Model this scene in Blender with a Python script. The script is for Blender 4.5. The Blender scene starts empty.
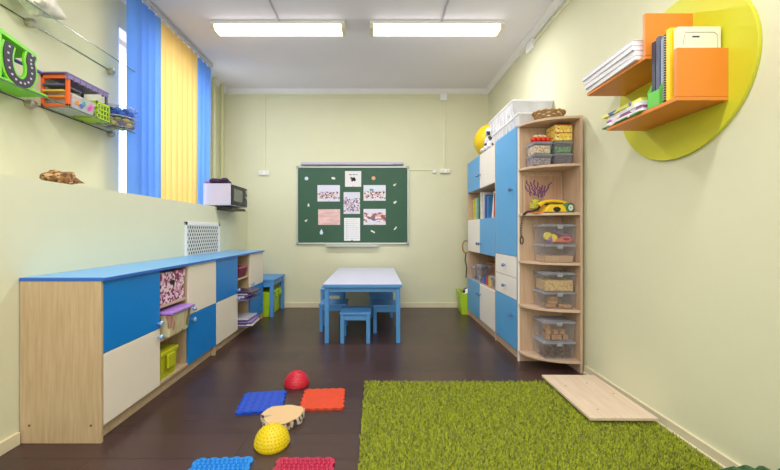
import bpy, bmesh, math, random
from mathutils import Vector, Matrix
R = random.Random(7)
PI = math.pi
C = bpy.context.scene.collection

# ------------------------------------------------------------------ materials
def lin(c):
    return tuple(((v/255)/12.92 if v/255 <= .04045 else ((v/255+.055)/1.055)**2.4) for v in c) + (1,)

MATS = {}
def nodes_of(name):
    m = bpy.data.materials.new(name); m.use_nodes = True
    nt = m.node_tree
    return m, nt, nt.nodes['Principled BSDF'], nt.nodes['Material Output']

def mat(name, col, rough=.5, metal=0, var=.05, scale=6, bump=0, bscale=60, stretch=(1,1,1), spec=.5, trans=None):
    """Plain painted / plastic / fabric surface with procedural mottling."""
    if name in MATS: return MATS[name]
    m, nt, p, out = nodes_of(name)
    N, L = nt.nodes, nt.links
    tc = N.new('ShaderNodeTexCoord'); mp = N.new('ShaderNodeMapping'); mp.inputs['Scale'].default_value = stretch
    L.new(tc.outputs['Object'], mp.inputs['Vector'])
    no = N.new('ShaderNodeTexNoise'); no.inputs['Scale'].default_value = scale; no.inputs['Detail'].default_value = 4
    L.new(mp.outputs[0], no.inputs['Vector'])
    cr = N.new('ShaderNodeValToRGB')
    c = lin(col)
    cr.color_ramp.elements[0].position = .25; cr.color_ramp.elements[1].position = .75
    cr.color_ramp.elements[0].color = tuple(max(0, v*(1-var)) for v in c[:3])+(1,)
    cr.color_ramp.elements[1].color = tuple(min(1, v*(1+var)) for v in c[:3])+(1,)
    L.new(no.outputs['Fac'], cr.inputs['Fac']); L.new(cr.outputs[0], p.inputs['Base Color'])
    p.inputs['Roughness'].default_value = rough; p.inputs['Metallic'].default_value = metal
    p.inputs['Specular IOR Level'].default_value = spec
    if bump:
        n2 = N.new('ShaderNodeTexNoise'); n2.inputs['Scale'].default_value = bscale; n2.inputs['Detail'].default_value = 3
        L.new(mp.outputs[0], n2.inputs['Vector'])
        b = N.new('ShaderNodeBump'); b.inputs['Strength'].default_value = bump; b.inputs['Distance'].default_value = .01
        L.new(n2.outputs['Fac'], b.inputs['Height']); L.new(b.outputs[0], p.inputs['Normal'])
    if trans is not None:      # light shines through the cloth
        t = N.new('ShaderNodeBsdfTranslucent'); L.new(cr.outputs[0], t.inputs['Color'])
        mx = N.new('ShaderNodeMixShader'); mx.inputs[0].default_value = trans
        L.new(p.outputs[0], mx.inputs[1]); L.new(t.outputs[0], mx.inputs[2]); L.new(mx.outputs[0], out.inputs['Surface'])
    MATS[name] = m
    return m

def wood(name, a, b, axis='Z', scale=5, rough=.45):
    if name in MATS: return MATS[name]
    m, nt, p, out = nodes_of(name); N, L = nt.nodes, nt.links
    tc = N.new('ShaderNodeTexCoord'); mp = N.new('ShaderNodeMapping')
    s = [14, 14, 14]; s['XYZ'.index(axis)] = .9
    mp.inputs['Scale'].default_value = s; L.new(tc.outputs['Object'], mp.inputs['Vector'])
    no = N.new('ShaderNodeTexNoise'); no.inputs['Scale'].default_value = scale; no.inputs['Detail'].default_value = 6; no.inputs['Distortion'].default_value = .6
    L.new(mp.outputs[0], no.inputs['Vector'])
    cr = N.new('ShaderNodeValToRGB'); cr.color_ramp.elements[0].position = .3; cr.color_ramp.elements[1].position = .72
    cr.color_ramp.elements[0].color = lin(a); cr.color_ramp.elements[1].color = lin(b)
    L.new(no.outputs['Fac'], cr.inputs['Fac']); L.new(cr.outputs[0], p.inputs['Base Color'])
    bp = N.new('ShaderNodeBump'); bp.inputs['Strength'].default_value = .06; bp.inputs['Distance'].default_value = .004
    L.new(no.outputs['Fac'], bp.inputs['Height']); L.new(bp.outputs[0], p.inputs['Normal'])
    p.inputs['Roughness'].default_value = rough
    MATS[name] = m
    return m

def clear(name, tint, opacity=.16, rough=.12, edge=.3):
    """Thin clear plastic / glass: see-through with a glossy skin and faint milky tint."""
    if name in MATS: return MATS[name]
    m, nt, p, out = nodes_of(name); N, L = nt.nodes, nt.links
    tc = N.new('ShaderNodeTexCoord'); no = N.new('ShaderNodeTexNoise'); no.inputs['Scale'].default_value = 9
    L.new(tc.outputs['Object'], no.inputs['Vector'])
    mr = N.new('ShaderNodeMapRange'); mr.inputs['To Min'].default_value = opacity*.7; mr.inputs['To Max'].default_value = opacity*1.3
    L.new(no.outputs['Fac'], mr.inputs['Value'])
    tr = N.new('ShaderNodeBsdfTransparent'); tr.inputs['Color'].default_value = lin(tint)
    p.inputs['Base Color'].default_value = lin(tint); p.inputs['Roughness'].default_value = rough
    lw = N.new('ShaderNodeLayerWeight'); lw.inputs['Blend'].default_value = .25
    ad = N.new('ShaderNodeMath'); ad.operation = 'ADD'; ad.use_clamp = True
    ml = N.new('ShaderNodeMath'); ml.operation = 'MULTIPLY'; ml.inputs[1].default_value = edge
    L.new(lw.outputs['Facing'], ml.inputs[0]); L.new(ml.outputs[0], ad.inputs[0]); L.new(mr.outputs[0], ad.inputs[1])
    mx = N.new('ShaderNodeMixShader'); L.new(ad.outputs[0], mx.inputs[0])
    L.new(tr.outputs[0], mx.inputs[1]); L.new(p.outputs[0], mx.inputs[2]); L.new(mx.outputs[0], out.inputs['Surface'])
    MATS[name] = m
    return m

def emis(name, col, strength):
    m, nt, p, out = nodes_of(name)
    p.inputs['Base Color'].default_value = lin(col)
    p.inputs['Emission Color'].default_value = lin(col); p.inputs['Emission Strength'].default_value = strength
    MATS[name] = m
    return m

def speckle(name, cols, scale=40, base=(240,238,235), thresh=None, rough=.6, zband=None, stretch=(1,1,1)):
    """Voronoi patches of several colours (printed patterns, photos, speckled contents). zband=(z0,z1): patches only there."""
    if name in MATS: return MATS[name]
    m, nt, p, out = nodes_of(name); N, L = nt.nodes, nt.links
    tc = N.new('ShaderNodeTexCoord'); mp = N.new('ShaderNodeMapping'); mp.inputs['Scale'].default_value = stretch
    L.new(tc.outputs['Object'], mp.inputs['Vector'])
    vo = N.new('ShaderNodeTexVoronoi'); vo.inputs['Scale'].default_value = scale; L.new(mp.outputs[0], vo.inputs['Vector'])
    sp = N.new('ShaderNodeSeparateColor'); L.new(vo.outputs['Color'], sp.inputs[0])
    cr = N.new('ShaderNodeValToRGB'); cr.color_ramp.interpolation = 'CONSTANT'
    el = cr.color_ramp.elements
    while len(el) < len(cols): el.new(.5)
    for i, c in enumerate(cols):
        el[i].position = i/len(cols); el[i].color = lin(c)
    L.new(sp.outputs[0], cr.inputs['Fac'])
    res = cr.outputs[0]
    if zband:
        nz = N.new('ShaderNodeTexNoise'); nz.inputs['Scale'].default_value = 28; L.new(tc.outputs['Object'], nz.inputs['Vector'])
        sb_ = N.new('ShaderNodeVectorMath'); sb_.operation = 'MULTIPLY_ADD'; sb_.inputs[1].default_value = (.1,.1,.1)
        L.new(nz.outputs['Color'], sb_.inputs[0]); L.new(tc.outputs['Object'], sb_.inputs[2])
        sc_ = N.new('ShaderNodeVectorMath'); sc_.operation = 'SUBTRACT'; sc_.inputs[1].default_value = (.05,.05,.05); L.new(sb_.outputs[0], sc_.inputs[0])
        sx = N.new('ShaderNodeSeparateXYZ'); L.new(sc_.outputs[0], sx.inputs[0])
        a = N.new('ShaderNodeMath'); a.operation = 'GREATER_THAN'; a.inputs[1].default_value = zband[0]; L.new(sx.outputs[2], a.inputs[0])
        b = N.new('ShaderNodeMath'); b.operation = 'LESS_THAN'; b.inputs[1].default_value = zband[1]; L.new(sx.outputs[2], b.inputs[0])
        k = N.new('ShaderNodeMath'); k.operation = 'MULTIPLY'; L.new(a.outputs[0], k.inputs[0]); L.new(b.outputs[0], k.inputs[1])
        mx = N.new('ShaderNodeMix'); mx.data_type = 'RGBA'
        L.new(k.outputs[0], mx.inputs[0]); mx.inputs[6].default_value = lin(base); L.new(res, mx.inputs[7]); res = mx.outputs[2]
    L.new(res, p.inputs['Base Color']); p.inputs['Roughness'].default_value = rough
    MATS[name] = m
    return m

def floor_mat():
    m, nt, p, out = nodes_of('dark laminate planks'); N, L = nt.nodes, nt.links
    tc = N.new('ShaderNodeTexCoord')
    br = N.new('ShaderNodeTexBrick'); br.inputs['Scale'].default_value = 1
    br.inputs['Brick Width'].default_value = 1.25; br.inputs['Row Height'].default_value = .192
    br.inputs['Mortar Size'].default_value = .0022; br.inputs['Mortar Smooth'].default_value = .3
    br.inputs['Color1'].default_value = lin((74,53,50)); br.inputs['Color2'].default_value = lin((62,45,43)); br.inputs['Mortar'].default_value = lin((34,24,22))
    L.new(tc.outputs['Object'], br.inputs['Vector'])
    mp = N.new('ShaderNodeMapping'); mp.inputs['Scale'].default_value = (1.2, 22, 1); L.new(tc.outputs['Object'], mp.inputs['Vector'])
    no = N.new('ShaderNodeTexNoise'); no.inputs['Scale'].default_value = 3; no.inputs['Detail'].default_value = 6; L.new(mp.outputs[0], no.inputs['Vector'])
    mr = N.new('ShaderNodeMapRange'); mr.inputs['To Min'].default_value = .72; mr.inputs['To Max'].default_value = 1.25; L.new(no.outputs['Fac'], mr.inputs['Value'])
    mx = N.new('ShaderNodeMix'); mx.data_type = 'RGBA'; mx.blend_type = 'MULTIPLY'; mx.inputs[0].default_value = 1
    L.new(br.outputs['Color'], mx.inputs[6]); L.new(mr.outputs[0], mx.inputs[7]); L.new(mx.outputs[2], p.inputs['Base Color'])
    r2 = N.new('ShaderNodeMapRange'); r2.inputs['To Min'].default_value = .22; r2.inputs['To Max'].default_value = .4; L.new(no.outputs['Fac'], r2.inputs['Value'])
    L.new(r2.outputs[0], p.inputs['Roughness'])
    b = N.new('ShaderNodeBump'); b.inputs['Strength'].default_value = .25; b.inputs['Distance'].default_value = .002
    iv = N.new('ShaderNodeMath'); iv.operation = 'SUBTRACT'; iv.inputs[0].default_value = 1; L.new(br.outputs['Fac'], iv.inputs[1])
    L.new(iv.outputs[0], b.inputs['Height']); L.new(b.outputs[0], p.inputs['Normal'])
    return m

M_wall = mat('green wall paint', (222,221,190), .85, var=.025, scale=2.2, bump=.05, bscale=180)
M_ceil = mat('white ceiling paint', (232,228,236), .9, var=.015, scale=2)
M_trimw = mat('white gypsum moulding', (236,235,234), .7, var=.02)
M_base = mat('cream baseboard', (226,216,184), .5, var=.04)
M_floor = floor_mat()
M_white = mat('white plastic', (240,240,240), .4, var=.02)
M_conduit = mat('cream plastic trunking', (226,226,196), .5, var=.02)
M_pipe = mat('painted pipe', (200,200,150), .45, var=.03)
M_oak = wood('pale oak board', (186,158,120), (206,182,146), 'Z')
M_oakh = wood('pale oak shelf', (192,164,128), (212,188,154), 'X')
M_ash = wood('pinkish ash board', (192,160,132), (210,182,156), 'Z')
M_ashh = wood('pinkish ash shelf', (198,168,142), (216,190,166), 'X')
M_blueL = mat('shaded blue laminate', (8,128,212), .38, var=.03, scale=3)  # same laminate as the right doors, shade of this side in the colour
M_blueR = mat('window-lit blue laminate', (92,172,232), .4, var=.03, scale=3)  # same laminate as the left doors, window light put into the colour
M_creamL = mat('cream laminate', (240,230,212), .4, var=.02, scale=3)
M_creamR = mat('ivory laminate', (246,240,234), .4, var=.02, scale=3)
M_bluetop = mat('blue worktop', (100,178,240), .28, var=.03, scale=3)  # base colour lightened to carry the glancing reflection on the top
M_blueedge = mat('blue edge band', (44,104,196), .4, var=.03, scale=3)
M_knob = mat('pearl blue knob', (150,180,220), .25, metal=.2, var=.05)
M_knobD = mat('dark blue knob', (104,126,176), .25, metal=.4, var=.05)
M_tblue = mat('blue painted wood', (84,150,216), .45, var=.05, stretch=(1,1,.3))
M_ttop = mat('pale lavender tabletop', (212,216,242), .3, var=.015)
M_black = mat('black plastic', (22,22,24), .4, var=.05)
M_metal = mat('brushed metal', (190,186,178), .32, metal=.9, var=.05)
M_glass = clear('greenish shelf glass', (250,253,250), .008, .03, .02)
M_clear = clear('clear plastic', (244,244,248), .07)
M_clearlid = clear('frosted clear lid', (226,228,238), .28, .2)
M_pane = clear('window glass', (250,252,255), .03, .02)
M_orange = mat('orange laminate', (228,136,48), .42, var=.03)
M_yellow = mat('acid yellow laminate', (206,206,46), .45, var=.02)
M_lime = mat('lime plastic', (122,214,40), .35, var=.04)
M_limebox = mat('lime storage plastic', (178,212,40), .4, var=.04)
M_paper = mat('white paper', (244,244,248), .7, var=.015)
M_dark = mat('charcoal card', (70,74,92), .5, var=.06)

# ------------------------------------------------------------------ mesh helpers
class MB:
    def __init__(self): self.v = []; self.f = []; self.s = []
    def add(self, vs, fs, smooth=False, M=None):
        o = len(self.v)
        self.v += [(M @ Vector(p))[:] if M else tuple(p) for p in vs]
        for f in fs: self.f.append([i+o for i in f]); self.s.append(smooth)
        return self
    def box(self, x0, x1, y0, y1, z0, z1, M=None):
        vs = [(x, y, z) for z in (z0, z1) for y in (y0, y1) for x in (x0, x1)]
        return self.add(vs, [(0,2,3,1),(4,5,7,6),(0,1,5,4),(2,6,7,3),(0,4,6,2),(1,3,7,5)], False, M)
    def taper(self, w0, d0, w1, d1, z0, z1, M=None, open_top=False):
        vs = [(-w0/2,-d0/2,z0),(w0/2,-d0/2,z0),(w0/2,d0/2,z0),(-w0/2,d0/2,z0),(-w1/2,-d1/2,z1),(w1/2,-d1/2,z1),(w1/2,d1/2,z1),(-w1/2,d1/2,z1)]
        fs = [(3,2,1,0),(0,1,5,4),(1,2,6,5),(2,3,7,6),(3,0,4,7)]
        if not open_top: fs.append((4,5,6,7))
        return self.add(vs, fs, False, M)
    def lathe(self, prof, seg=20, M=None, smooth=True, sx=1, sy=1):
        vs = []; fs = []
        for r, z in prof:
            for k in range(seg):
                a = 2*PI*k/seg; vs.append((r*math.cos(a)*sx, r*math.sin(a)*sy, z))
        n = len(prof)
        for i in range(n-1):
            for k in range(seg):
                k2 = (k+1) % seg
                fs.append((i*seg+k, i*seg+k2, (i+1)*seg+k2, (i+1)*seg+k))
        if prof[0][0] > 1e-4: fs.append(tuple(reversed(range(seg))))
        if prof[-1][0] > 1e-4: fs.append(tuple((n-1)*seg+k for k in range(seg)))
        return self.add(vs, fs, smooth, M)
    def cyl(self, p0, p1, r, seg=14, r2=None):
        p0 = Vector(p0); p1 = Vector(p1); d = p1-p0
        M = Matrix.Translation(p0) @ d.to_track_quat('Z', 'Y').to_matrix().to_4x4()
        return self.lathe([(r, 0), (r if r2 is None else r2, d.length)], seg, M)
    def ball(self, c, r, seg=14, rings=8, sc=(1,1,1), z0=-1, M0=None):
        prof = []
        for i in range(rings+1):
            t = math.asin(z0) + (PI/2-math.asin(z0))*i/rings
            prof.append((max(r*math.cos(t), 0), r*math.sin(t)))
        M = Matrix.Translation(c) @ (M0 or Matrix.Identity(4)) @ Matrix.Diagonal((sc[0], sc[1], sc[2], 1))
        return self.lathe(prof, seg, M)
    def tube(self, pts, r, seg=8, closed=False, M=None):
        pts = [Vector(p) for p in pts]; n = len(pts); vs = []; fs = []
        up = None
        for i, p in enumerate(pts):
            a = pts[i-1] if (i > 0 or closed) else p
            b = pts[(i+1) % n] if (i < n-1 or closed) else p
            t = (b-a).normalized()
            if up is None:
                up = Vector((0,0,1)) if abs(t.z) < .9 else Vector((1,0,0))
            s = t.cross(up)
            if s.length < 1e-5: s = t.orthogonal()
            s.normalize(); up = s.cross(t).normalized()
            rr = r[i] if isinstance(r, (list, tuple)) else r
            for k in range(seg):
                q = 2*PI*k/seg; vs.append(p + s*math.cos(q)*rr + up*math.sin(q)*rr)
        for i in range(n if closed else n-1):
            j = (i+1) % n
            for k in range(seg):
                k2 = (k+1) % seg; fs.append((i*seg+k, i*seg+k2, j*seg+k2, j*seg+k))
        if not closed:
            fs.append(tuple(reversed(range(seg)))); fs.append(tuple((n-1)*seg+k for k in range(seg)))
        return self.add(vs, fs, True, M)
    def prism(self, poly, h0, h1, plane='XY', M=None):
        def P(a, b, h): return {'XY': (a,b,h), 'XZ': (a,h,b), 'YZ': (h,a,b)}[plane]
        n = len(poly)
        vs = [P(a,b,h0) for a,b in poly] + [P(a,b,h1) for a,b in poly]
        fs = [tuple(range(n))[::-1], tuple(range(n, 2*n))] + [(i, (i+1)%n, n+(i+1)%n, n+i) for i in range(n)]
        return self.add(vs, fs, False, M)
    def ribbon(self, pts, w, x0, x1):           # band of width w in the YZ plane, extruded along X
        n = len(pts); L_ = []; R_ = []
        for i, (a, b) in enumerate(pts):
            pa = pts[max(0, i-1)]; pb = pts[min(n-1, i+1)]
            dx, dz = pb[0]-pa[0], pb[1]-pa[1]; l = math.hypot(dx, dz)
            L_.append((a-dz/l*w/2, b+dx/l*w/2)); R_.append((a+dz/l*w/2, b-dx/l*w/2))
        return self.prism(L_+R_[::-1], x0, x1, 'YZ')
    def build(self, name, m, parent=None, bevel=0, seg=2, kind=None, label=None, loc=None, fix=True, solid=0):
        me = bpy.data.meshes.new(name); me.from_pydata([tuple(p) for p in self.v], [], self.f)
        me.polygons.foreach_set('use_smooth', self.s); me.materials.append(m)
        if fix:
            bm = bmesh.new(); bm.from_mesh(me); bmesh.ops.recalc_face_normals(bm, faces=bm.faces); bm.to_mesh(me); bm.free()
        if any(self.s): me.set_sharp_from_angle(angle=math.radians(40))
        o = bpy.data.objects.new(name, me); C.objects.link(o)
        if parent: o.parent = parent
        if loc: o.location = loc
        if solid:
            md = o.modifiers.new('solid', 'SOLIDIFY'); md.thickness = solid; md.offset = 0
        if bevel:
            md = o.modifiers.new('bevel', 'BEVEL'); md.width = bevel; md.segments = seg; md.limit_method = 'ANGLE'; md.angle_limit = math.radians(40)
        if kind: o['kind'] = kind
        if label: o['label'] = label
        return o

def box(name, m, dims, parent=None, bevel=.002, **k):
    return MB().box(*dims).build(name, m, parent, bevel, **k)
def thing(name, label, cat, loc=(0,0,0), rz=0, group=None, rot=None):
    o = bpy.data.objects.new(name, None); C.objects.link(o); o.empty_display_size = .05
    o.location = loc; o.rotation_euler = rot or (0, 0, rz); o['label'] = label; o['category'] = cat
    if group: o['group'] = group
    return o
def tag(o, label, cat, group=None, loc=None, rz=None, kind=None):
    o['label'] = label; o['category'] = cat
    if group: o['group'] = group
    if kind: o['kind'] = kind
    if loc is not None: o.location = loc
    if rz is not None: o.rotation_euler.z = rz
    return o
def kids(o): return [x for x in bpy.data.objects if x.parent == o]
def copy_tree(o, parent=None):
    c = o.copy(); C.objects.link(c)
    if parent: c.parent = parent
    for ch in kids(o): copy_tree(ch, c)
    return c
def again(src, label, loc, rz=None):
    c = copy_tree(src); c['label'] = label; c.location = loc
    if rz is not None: c.rotation_euler.z = rz
    return c
def T(x, y, z): return Matrix.Translation((x, y, z))
def RX(a): return Matrix.Rotation(a, 4, 'X')
def RY(a): return Matrix.Rotation(a, 4, 'Y')
def RZ(a): return Matrix.Rotation(a, 4, 'Z')

# ------------------------------------------------------------------ room shell
BY = 4.575; RXW = 1.47; LX = -1.68; UX = -1.976; H = 2.84; SILL = 1.256; RY0 = -2.0
WY0, WY1, WZ1 = 2.68, 3.98, 2.58
MB().box(-2.3, 1.6, RY0-.1, BY+.1, -.06, 0).build('floor', M_floor, kind='structure')
MB().box(-2.3, 1.6, RY0-.1, BY+.1, H, H+.06).build('ceiling', M_ceil, kind='structure')
MB().box(-2.3, 1.6, BY, BY+.1, 0, H).build('wall_back', M_wall, kind='structure')
MB().box(RXW, RXW+.1, RY0, BY, 0, H).build('wall_right', M_wall, kind='structure')
MB().box(-2.3, 1.6, RY0-.1, RY0, 0, H).build('wall_rear', M_wall, kind='structure')
w = MB()
w.box(-2.3, LX, RY0, BY, 0, SILL)                       # thick lower wall carrying the deep sill
w.box(-2.3, UX, RY0, WY0, SILL, H); w.box(-2.3, UX, WY1, BY, SILL, H); w.box(-2.3, UX, WY0, WY1, WZ1, H)
w.build('wall_left', M_wall, kind='structure')
# window
wf = MB()
fx0, fx1 = -2.17, -2.10
for y0, y1, z0, z1 in ((WY0,WY0+.05,SILL,WZ1),(WY1-.05,WY1,SILL,WZ1),(WY0,WY1,SILL,SILL+.05),(WY0,WY1,WZ1-.05,WZ1),(WY0+.62,WY0+.68,SILL,WZ1)):
    wf.box(fx0, fx1, y0, y1, z0, z1)
win = wf.build('window_1', M_white, bevel=.004, kind='structure')
MB().box(-2.14, -2.134, WY0+.05, WY1-.05, SILL+.05, WZ1-.05).build('pane', M_pane, win)
rv = MB()
rv.box(-2.10, UX, WY0, WY0+.012, SILL, WZ1); rv.box(-2.10, UX, WY1-.012, WY1, SILL, WZ1); rv.box(-2.10, UX, WY0, WY1, WZ1-.012, WZ1)
rv.build('reveal', M_white, win)
# crown mouldings
def crown(name, pts_axis, M):
    prof = [(0,0),(.018,0),(.022,-.0),(.05,.028),(.06,.03),(.06,.05),(0,.05)]
    prof = [(0,-.052),(.014,-.052),(.018,-.04),(.026,-.036),(.044,-.014),(.05,-.012),(.054,0),(0,0)]
    m = MB(); m.prism(prof, pts_axis[0], pts_axis[1], 'XZ', M); return m.build(name, M_trimw, kind='structure')
crown('trim_1', (UX, RXW), T(0, BY, H) @ RZ(-PI/2))         # back: profile grows toward -Y
crown('trim_2', (-BY, -RY0), T(RXW, 0, H) @ RZ(PI))
crown('trim_3', (RY0, BY), T(UX, 0, H))
# skirting
MB().box(LX, .98, BY-.015, BY, 0, .065).box(.98, RXW, BY-.015, BY, 0, .065).build('baseboard_back', M_base, bevel=.003, kind='structure')
MB().box(RXW-.015, RXW, RY0, 2.45, 0, .06).box(RXW-.024, RXW, RY0, 2.45, 0, .018).build('baseboard_right', M_base, bevel=.003, kind='structure')
MB().box(LX, LX+.015, RY0, 1.64, 0, .06).build('baseboard_left', M_base, bevel=.003, kind='structure')

# ------------------------------------------------------------------ ceiling lights
M_diff = emis('lit diffuser', (255,252,246), 5.0)
M_cap = mat('cream lamp end cap', (230,222,196), .5, var=.03)
lt = thing('ceiling_light', 'long lit ceiling lamp nearer the window, left of the pair', 'ceiling light', (-.862, 3.13, H), group='fluorescent lamps on the ceiling')
MB().box(-.59,.59,-.075,.075,-.028,0).build('housing', M_white, lt, .003)
df = MB(); df.prism([(-.068,-.026),(.068,-.026),(.06,-.062),(.045,-.07),(-.045,-.07),(-.06,-.062)], -.555, .555, 'YZ'); df.build('diffuser', M_diff, lt)
for s in (-1, 1): box('end_cap', M_cap, (s*.573-.018, s*.573+.018, -.07, .07, -.068, -.026), lt, .006)
again(lt, 'long lit ceiling lamp nearer the tall cupboards, right of the pair', (.535, 3.13, H))
tag(box('cable_trunking', mat('grey trunking', (176,172,178), .6), (-.008,.008,-1.6,0,-.012,0)), 'thin grey trunking on the ceiling running to the left lamp', 'cable trunking', loc=(-.845, 3.05, H))
tag(box('cable_trunking', mat('grey trunking', (176,172,178), .6), (-.008,.008,-1.6,0,-.012,0)), 'thin grey trunking on the ceiling running to the right lamp', 'cable trunking', loc=(.575, 3.05, H))

# ------------------------------------------------------------------ sockets and trunking on the walls
def socket(label, loc, wd=.13, hg=.055):
    s = thing('power_socket', label, 'socket', loc)
    box('housing', M_white, (-wd/2, wd/2, -.035, 0, -hg/2, hg/2), s, .006)
    for k in (-1, 1):
        MB().cyl((k*wd*.24, -.036, 0), (k*wd*.24, -.03, 0), .018, 14).build('outlet', M_conduit, s)
    return s
socket('white double socket on back wall left of the green board', (-1.455, BY, 1.755))
socket('white double socket on back wall right of the green board', (.9, BY, 1.78))
tag(box('junction_box', M_white, (-.02,.02,-.03,0,-.02,.02), bevel=.004), 'tiny white cable box between the board and the right socket', 'junction box', loc=(.76, BY, 1.775))
tag(box('junction_box', M_white, (-.045,.045,-.035,0,-.045,.045), bevel=.006), 'square white junction box under the ceiling above the right socket', 'junction box', loc=(.88, BY, 2.745))
jb = tag(box('junction_box', M_white, (-.035,0,-.06,.06,-.045,.045), bevel=.006), 'white junction box high on the right wall under the cornice', 'junction box', loc=(RXW, 3.3, 2.745))
tag(box('cable_trunking', M_conduit, (-.011,.011,-.014,0,1.784,2.79)), 'vertical cream trunking from the ceiling down to the left socket', 'cable trunking', loc=(-1.455, BY, 0))
tag(box('cable_trunking', M_conduit, (-.011,.011,-.014,0,1.809,2.70)), 'vertical cream trunking from the junction box down to the right socket', 'cable trunking', loc=(.89, BY, 0))
tag(box('cable_trunking', M_conduit, (-1.44,.83,-.014,0,-.008,.008)), 'long horizontal cream trunking under the cornice of the back wall', 'cable trunking', loc=(0, BY, 2.745))
tag(box('cable_trunking', M_conduit, (.43,.74,-.012,0,-.006,.006)), 'short horizontal trunking from the board top toward the right socket', 'cable trunking', loc=(0, BY, 1.795))
tag(box('cable_trunking', M_conduit, (-.014,0,.6,3.23,-.01,.01)), 'cream trunking along the right wall just below the cornice', 'cable trunking', loc=(RXW, 0, 2.745))

# heating pipes in the window corner
for (x, y, lb) in ((-1.925, 4.17, 'tall painted heating pipe in the corner, the one nearer the blinds'), (-1.925, 4.37, 'tall painted heating pipe in the corner, the one nearer the back wall')):
    t = thing('heating_pipe', lb, 'pipe', (x, y, SILL), group='heating pipes in the window corner')
    MB().cyl((0,0,0), (0,0,H-SILL), .02, 16).build('pipe_run', M_pipe, t)
    MB().lathe([(.02,0),(.034,0),(.034,.012),(.02,.02)], 16).build('collar', M_pipe, t)

# ------------------------------------------------------------------ vertical blind
M_slatb = mat('blue blind cloth', (108,160,240), .8, var=.05, scale=3, stretch=(4,4,.3), bump=.1, bscale=200, trans=.42)
M_slaty = mat('yellow blind cloth', (240,204,124), .8, var=.04, scale=3, stretch=(4,4,.3), bump=.1, bscale=200, trans=.42)
vb = thing('vertical_blind', 'vertical window blind with blue outer and yellow middle slats', 'blind', (-1.82, 2.6, 1.268))
ZT = 2.80-1.268
box('headrail', mat('grey blind rail', (186,184,194), .5), (-.022,.022,-.03,1.26,ZT-.005,ZT+.032), vb, .004)
def slat(y, m, ang, lb, sway=0):
    s = MB(); vs = []; fs = []; n = 6
    for j, z in enumerate((0, .4, .8, ZT-.03)):
        for i in range(n+1):
            u = (i/n-.5)*.107; b = .011*(1-(2*i/n-1)**2)
            a = ang
            yy = y + u*math.cos(a) - b*math.sin(a) + sway*(1-z/ZT)*(-1)
            vs.append((u*math.sin(a)+b*math.cos(a), yy, z))
    for j in range(3):
        for i in range(n):
            q = j*(n+1)+i; fs.append((q, q+1, q+n+2, q+n+1))
    s.add(vs, fs, True)
    o = s.build('slat', m, vb, label=lb, fix=False)
    box('hanger', M_white, (-.006,.006,y-.012,y+.012,ZT-.032,ZT-.004), o, 0)
ys = [.035+.08*i for i in range(4)]+[.36+.0886*i for i in range(7)]+[.985+.09*i for i in range(3)]
for i, y in enumerate(ys):
    if i < 4: slat(y, M_slatb, .5, 'blue slat')
    elif i < 11: slat(y, M_slaty, .28, 'yellow slat')
    else: slat(y, M_slatb, .42, 'blue slat', sway=.03)
ch = MB()
for i in range(13):
    if i in (5,7,9): continue
    a = ys[i]; b = ys[i+1]
    ch.tube([(.012, a+(b-a)*k/6, -.004-.022*math.sin(PI*k/6)) for k in range(7)], .0022, 5)
ch.build('bottom_chain', M_white, vb)

# ------------------------------------------------------------------ microwave on the sill
M_mw = mat('silver microwave shell', (206,202,226), .35, metal=.25, var=.02)
mw = thing('microwave', 'silver microwave with dark door on the window sill corner', 'microwave', (-1.675, 3.88, SILL))
box('body', M_mw, (-.16,.155,-.225,.225,.012,.242), mw, .006)
box('door', M_black, (.155,.168,-.215,.12,.022,.234), mw, .004)
dr = kids(mw)[-1]
box('window', mat('grey oven window', (104,112,104), .2, var=.05), (.168,.1695,-.17,.07,.06,.195), dr, 0)
pn = box('control_panel', mat('dark grey panel', (58,58,64), .4), (.155,.167,.125,.218,.022,.234), mw, .003)
MB().cyl((.166,.17,.19),(.18,.17,.19),.022,18).build('dial', M_metal, pn); MB().cyl((.166,.17,.12),(.18,.17,.12),.022,18).build('dial', M_metal, pn)
for sx in (-.13,.12):
    for sy in (-.18,.18): MB().cyl((sx if sx<0 else -.02,sy,0),(sx if sx<0 else -.02,sy,.013),.015,10).build('foot', M_black, mw)
bk = MB().box(-.02,.13,-.2,.2,-.03,-.004).box(-.02,-.006,-.2,.2,-.035,-.004)
tag(bk.build('support_bracket', M_black, bevel=.003), 'black bracket under the front of the microwave', 'bracket', loc=(-1.65, 3.88, SILL))
# dark purple bag on the microwave
bg = MB()
for i in range(9):
    bg.ball((R.uniform(-.07,.07), R.uniform(-.1,.1), .03+R.uniform(0,.012)), .036+R.uniform(0,.01), 10, 6, (1.1,1.3,.75))
tag(bg.build('cloth_bundle', mat('dark plum cloth', (58,36,66), .8, var=.4, scale=30, bump=.6, bscale=60)), 'crumpled dark plum cloth lying on top of the microwave', 'cloth', loc=(-1.66, 3.78, SILL+.236))
bg = MB()
for i in range(4): bg.ball((R.uniform(-.03,.03), R.uniform(-.05,.05), .022), .028, 10, 6, (1.1,1.2,.7))
tag(bg.build('cloth_bundle', mat('dusty pink cloth', (190,120,140), .8, var=.3, scale=30)), 'small dusty pink cloth at the back of the microwave top', 'cloth', loc=(-1.79, 3.74, SILL+.238))

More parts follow.
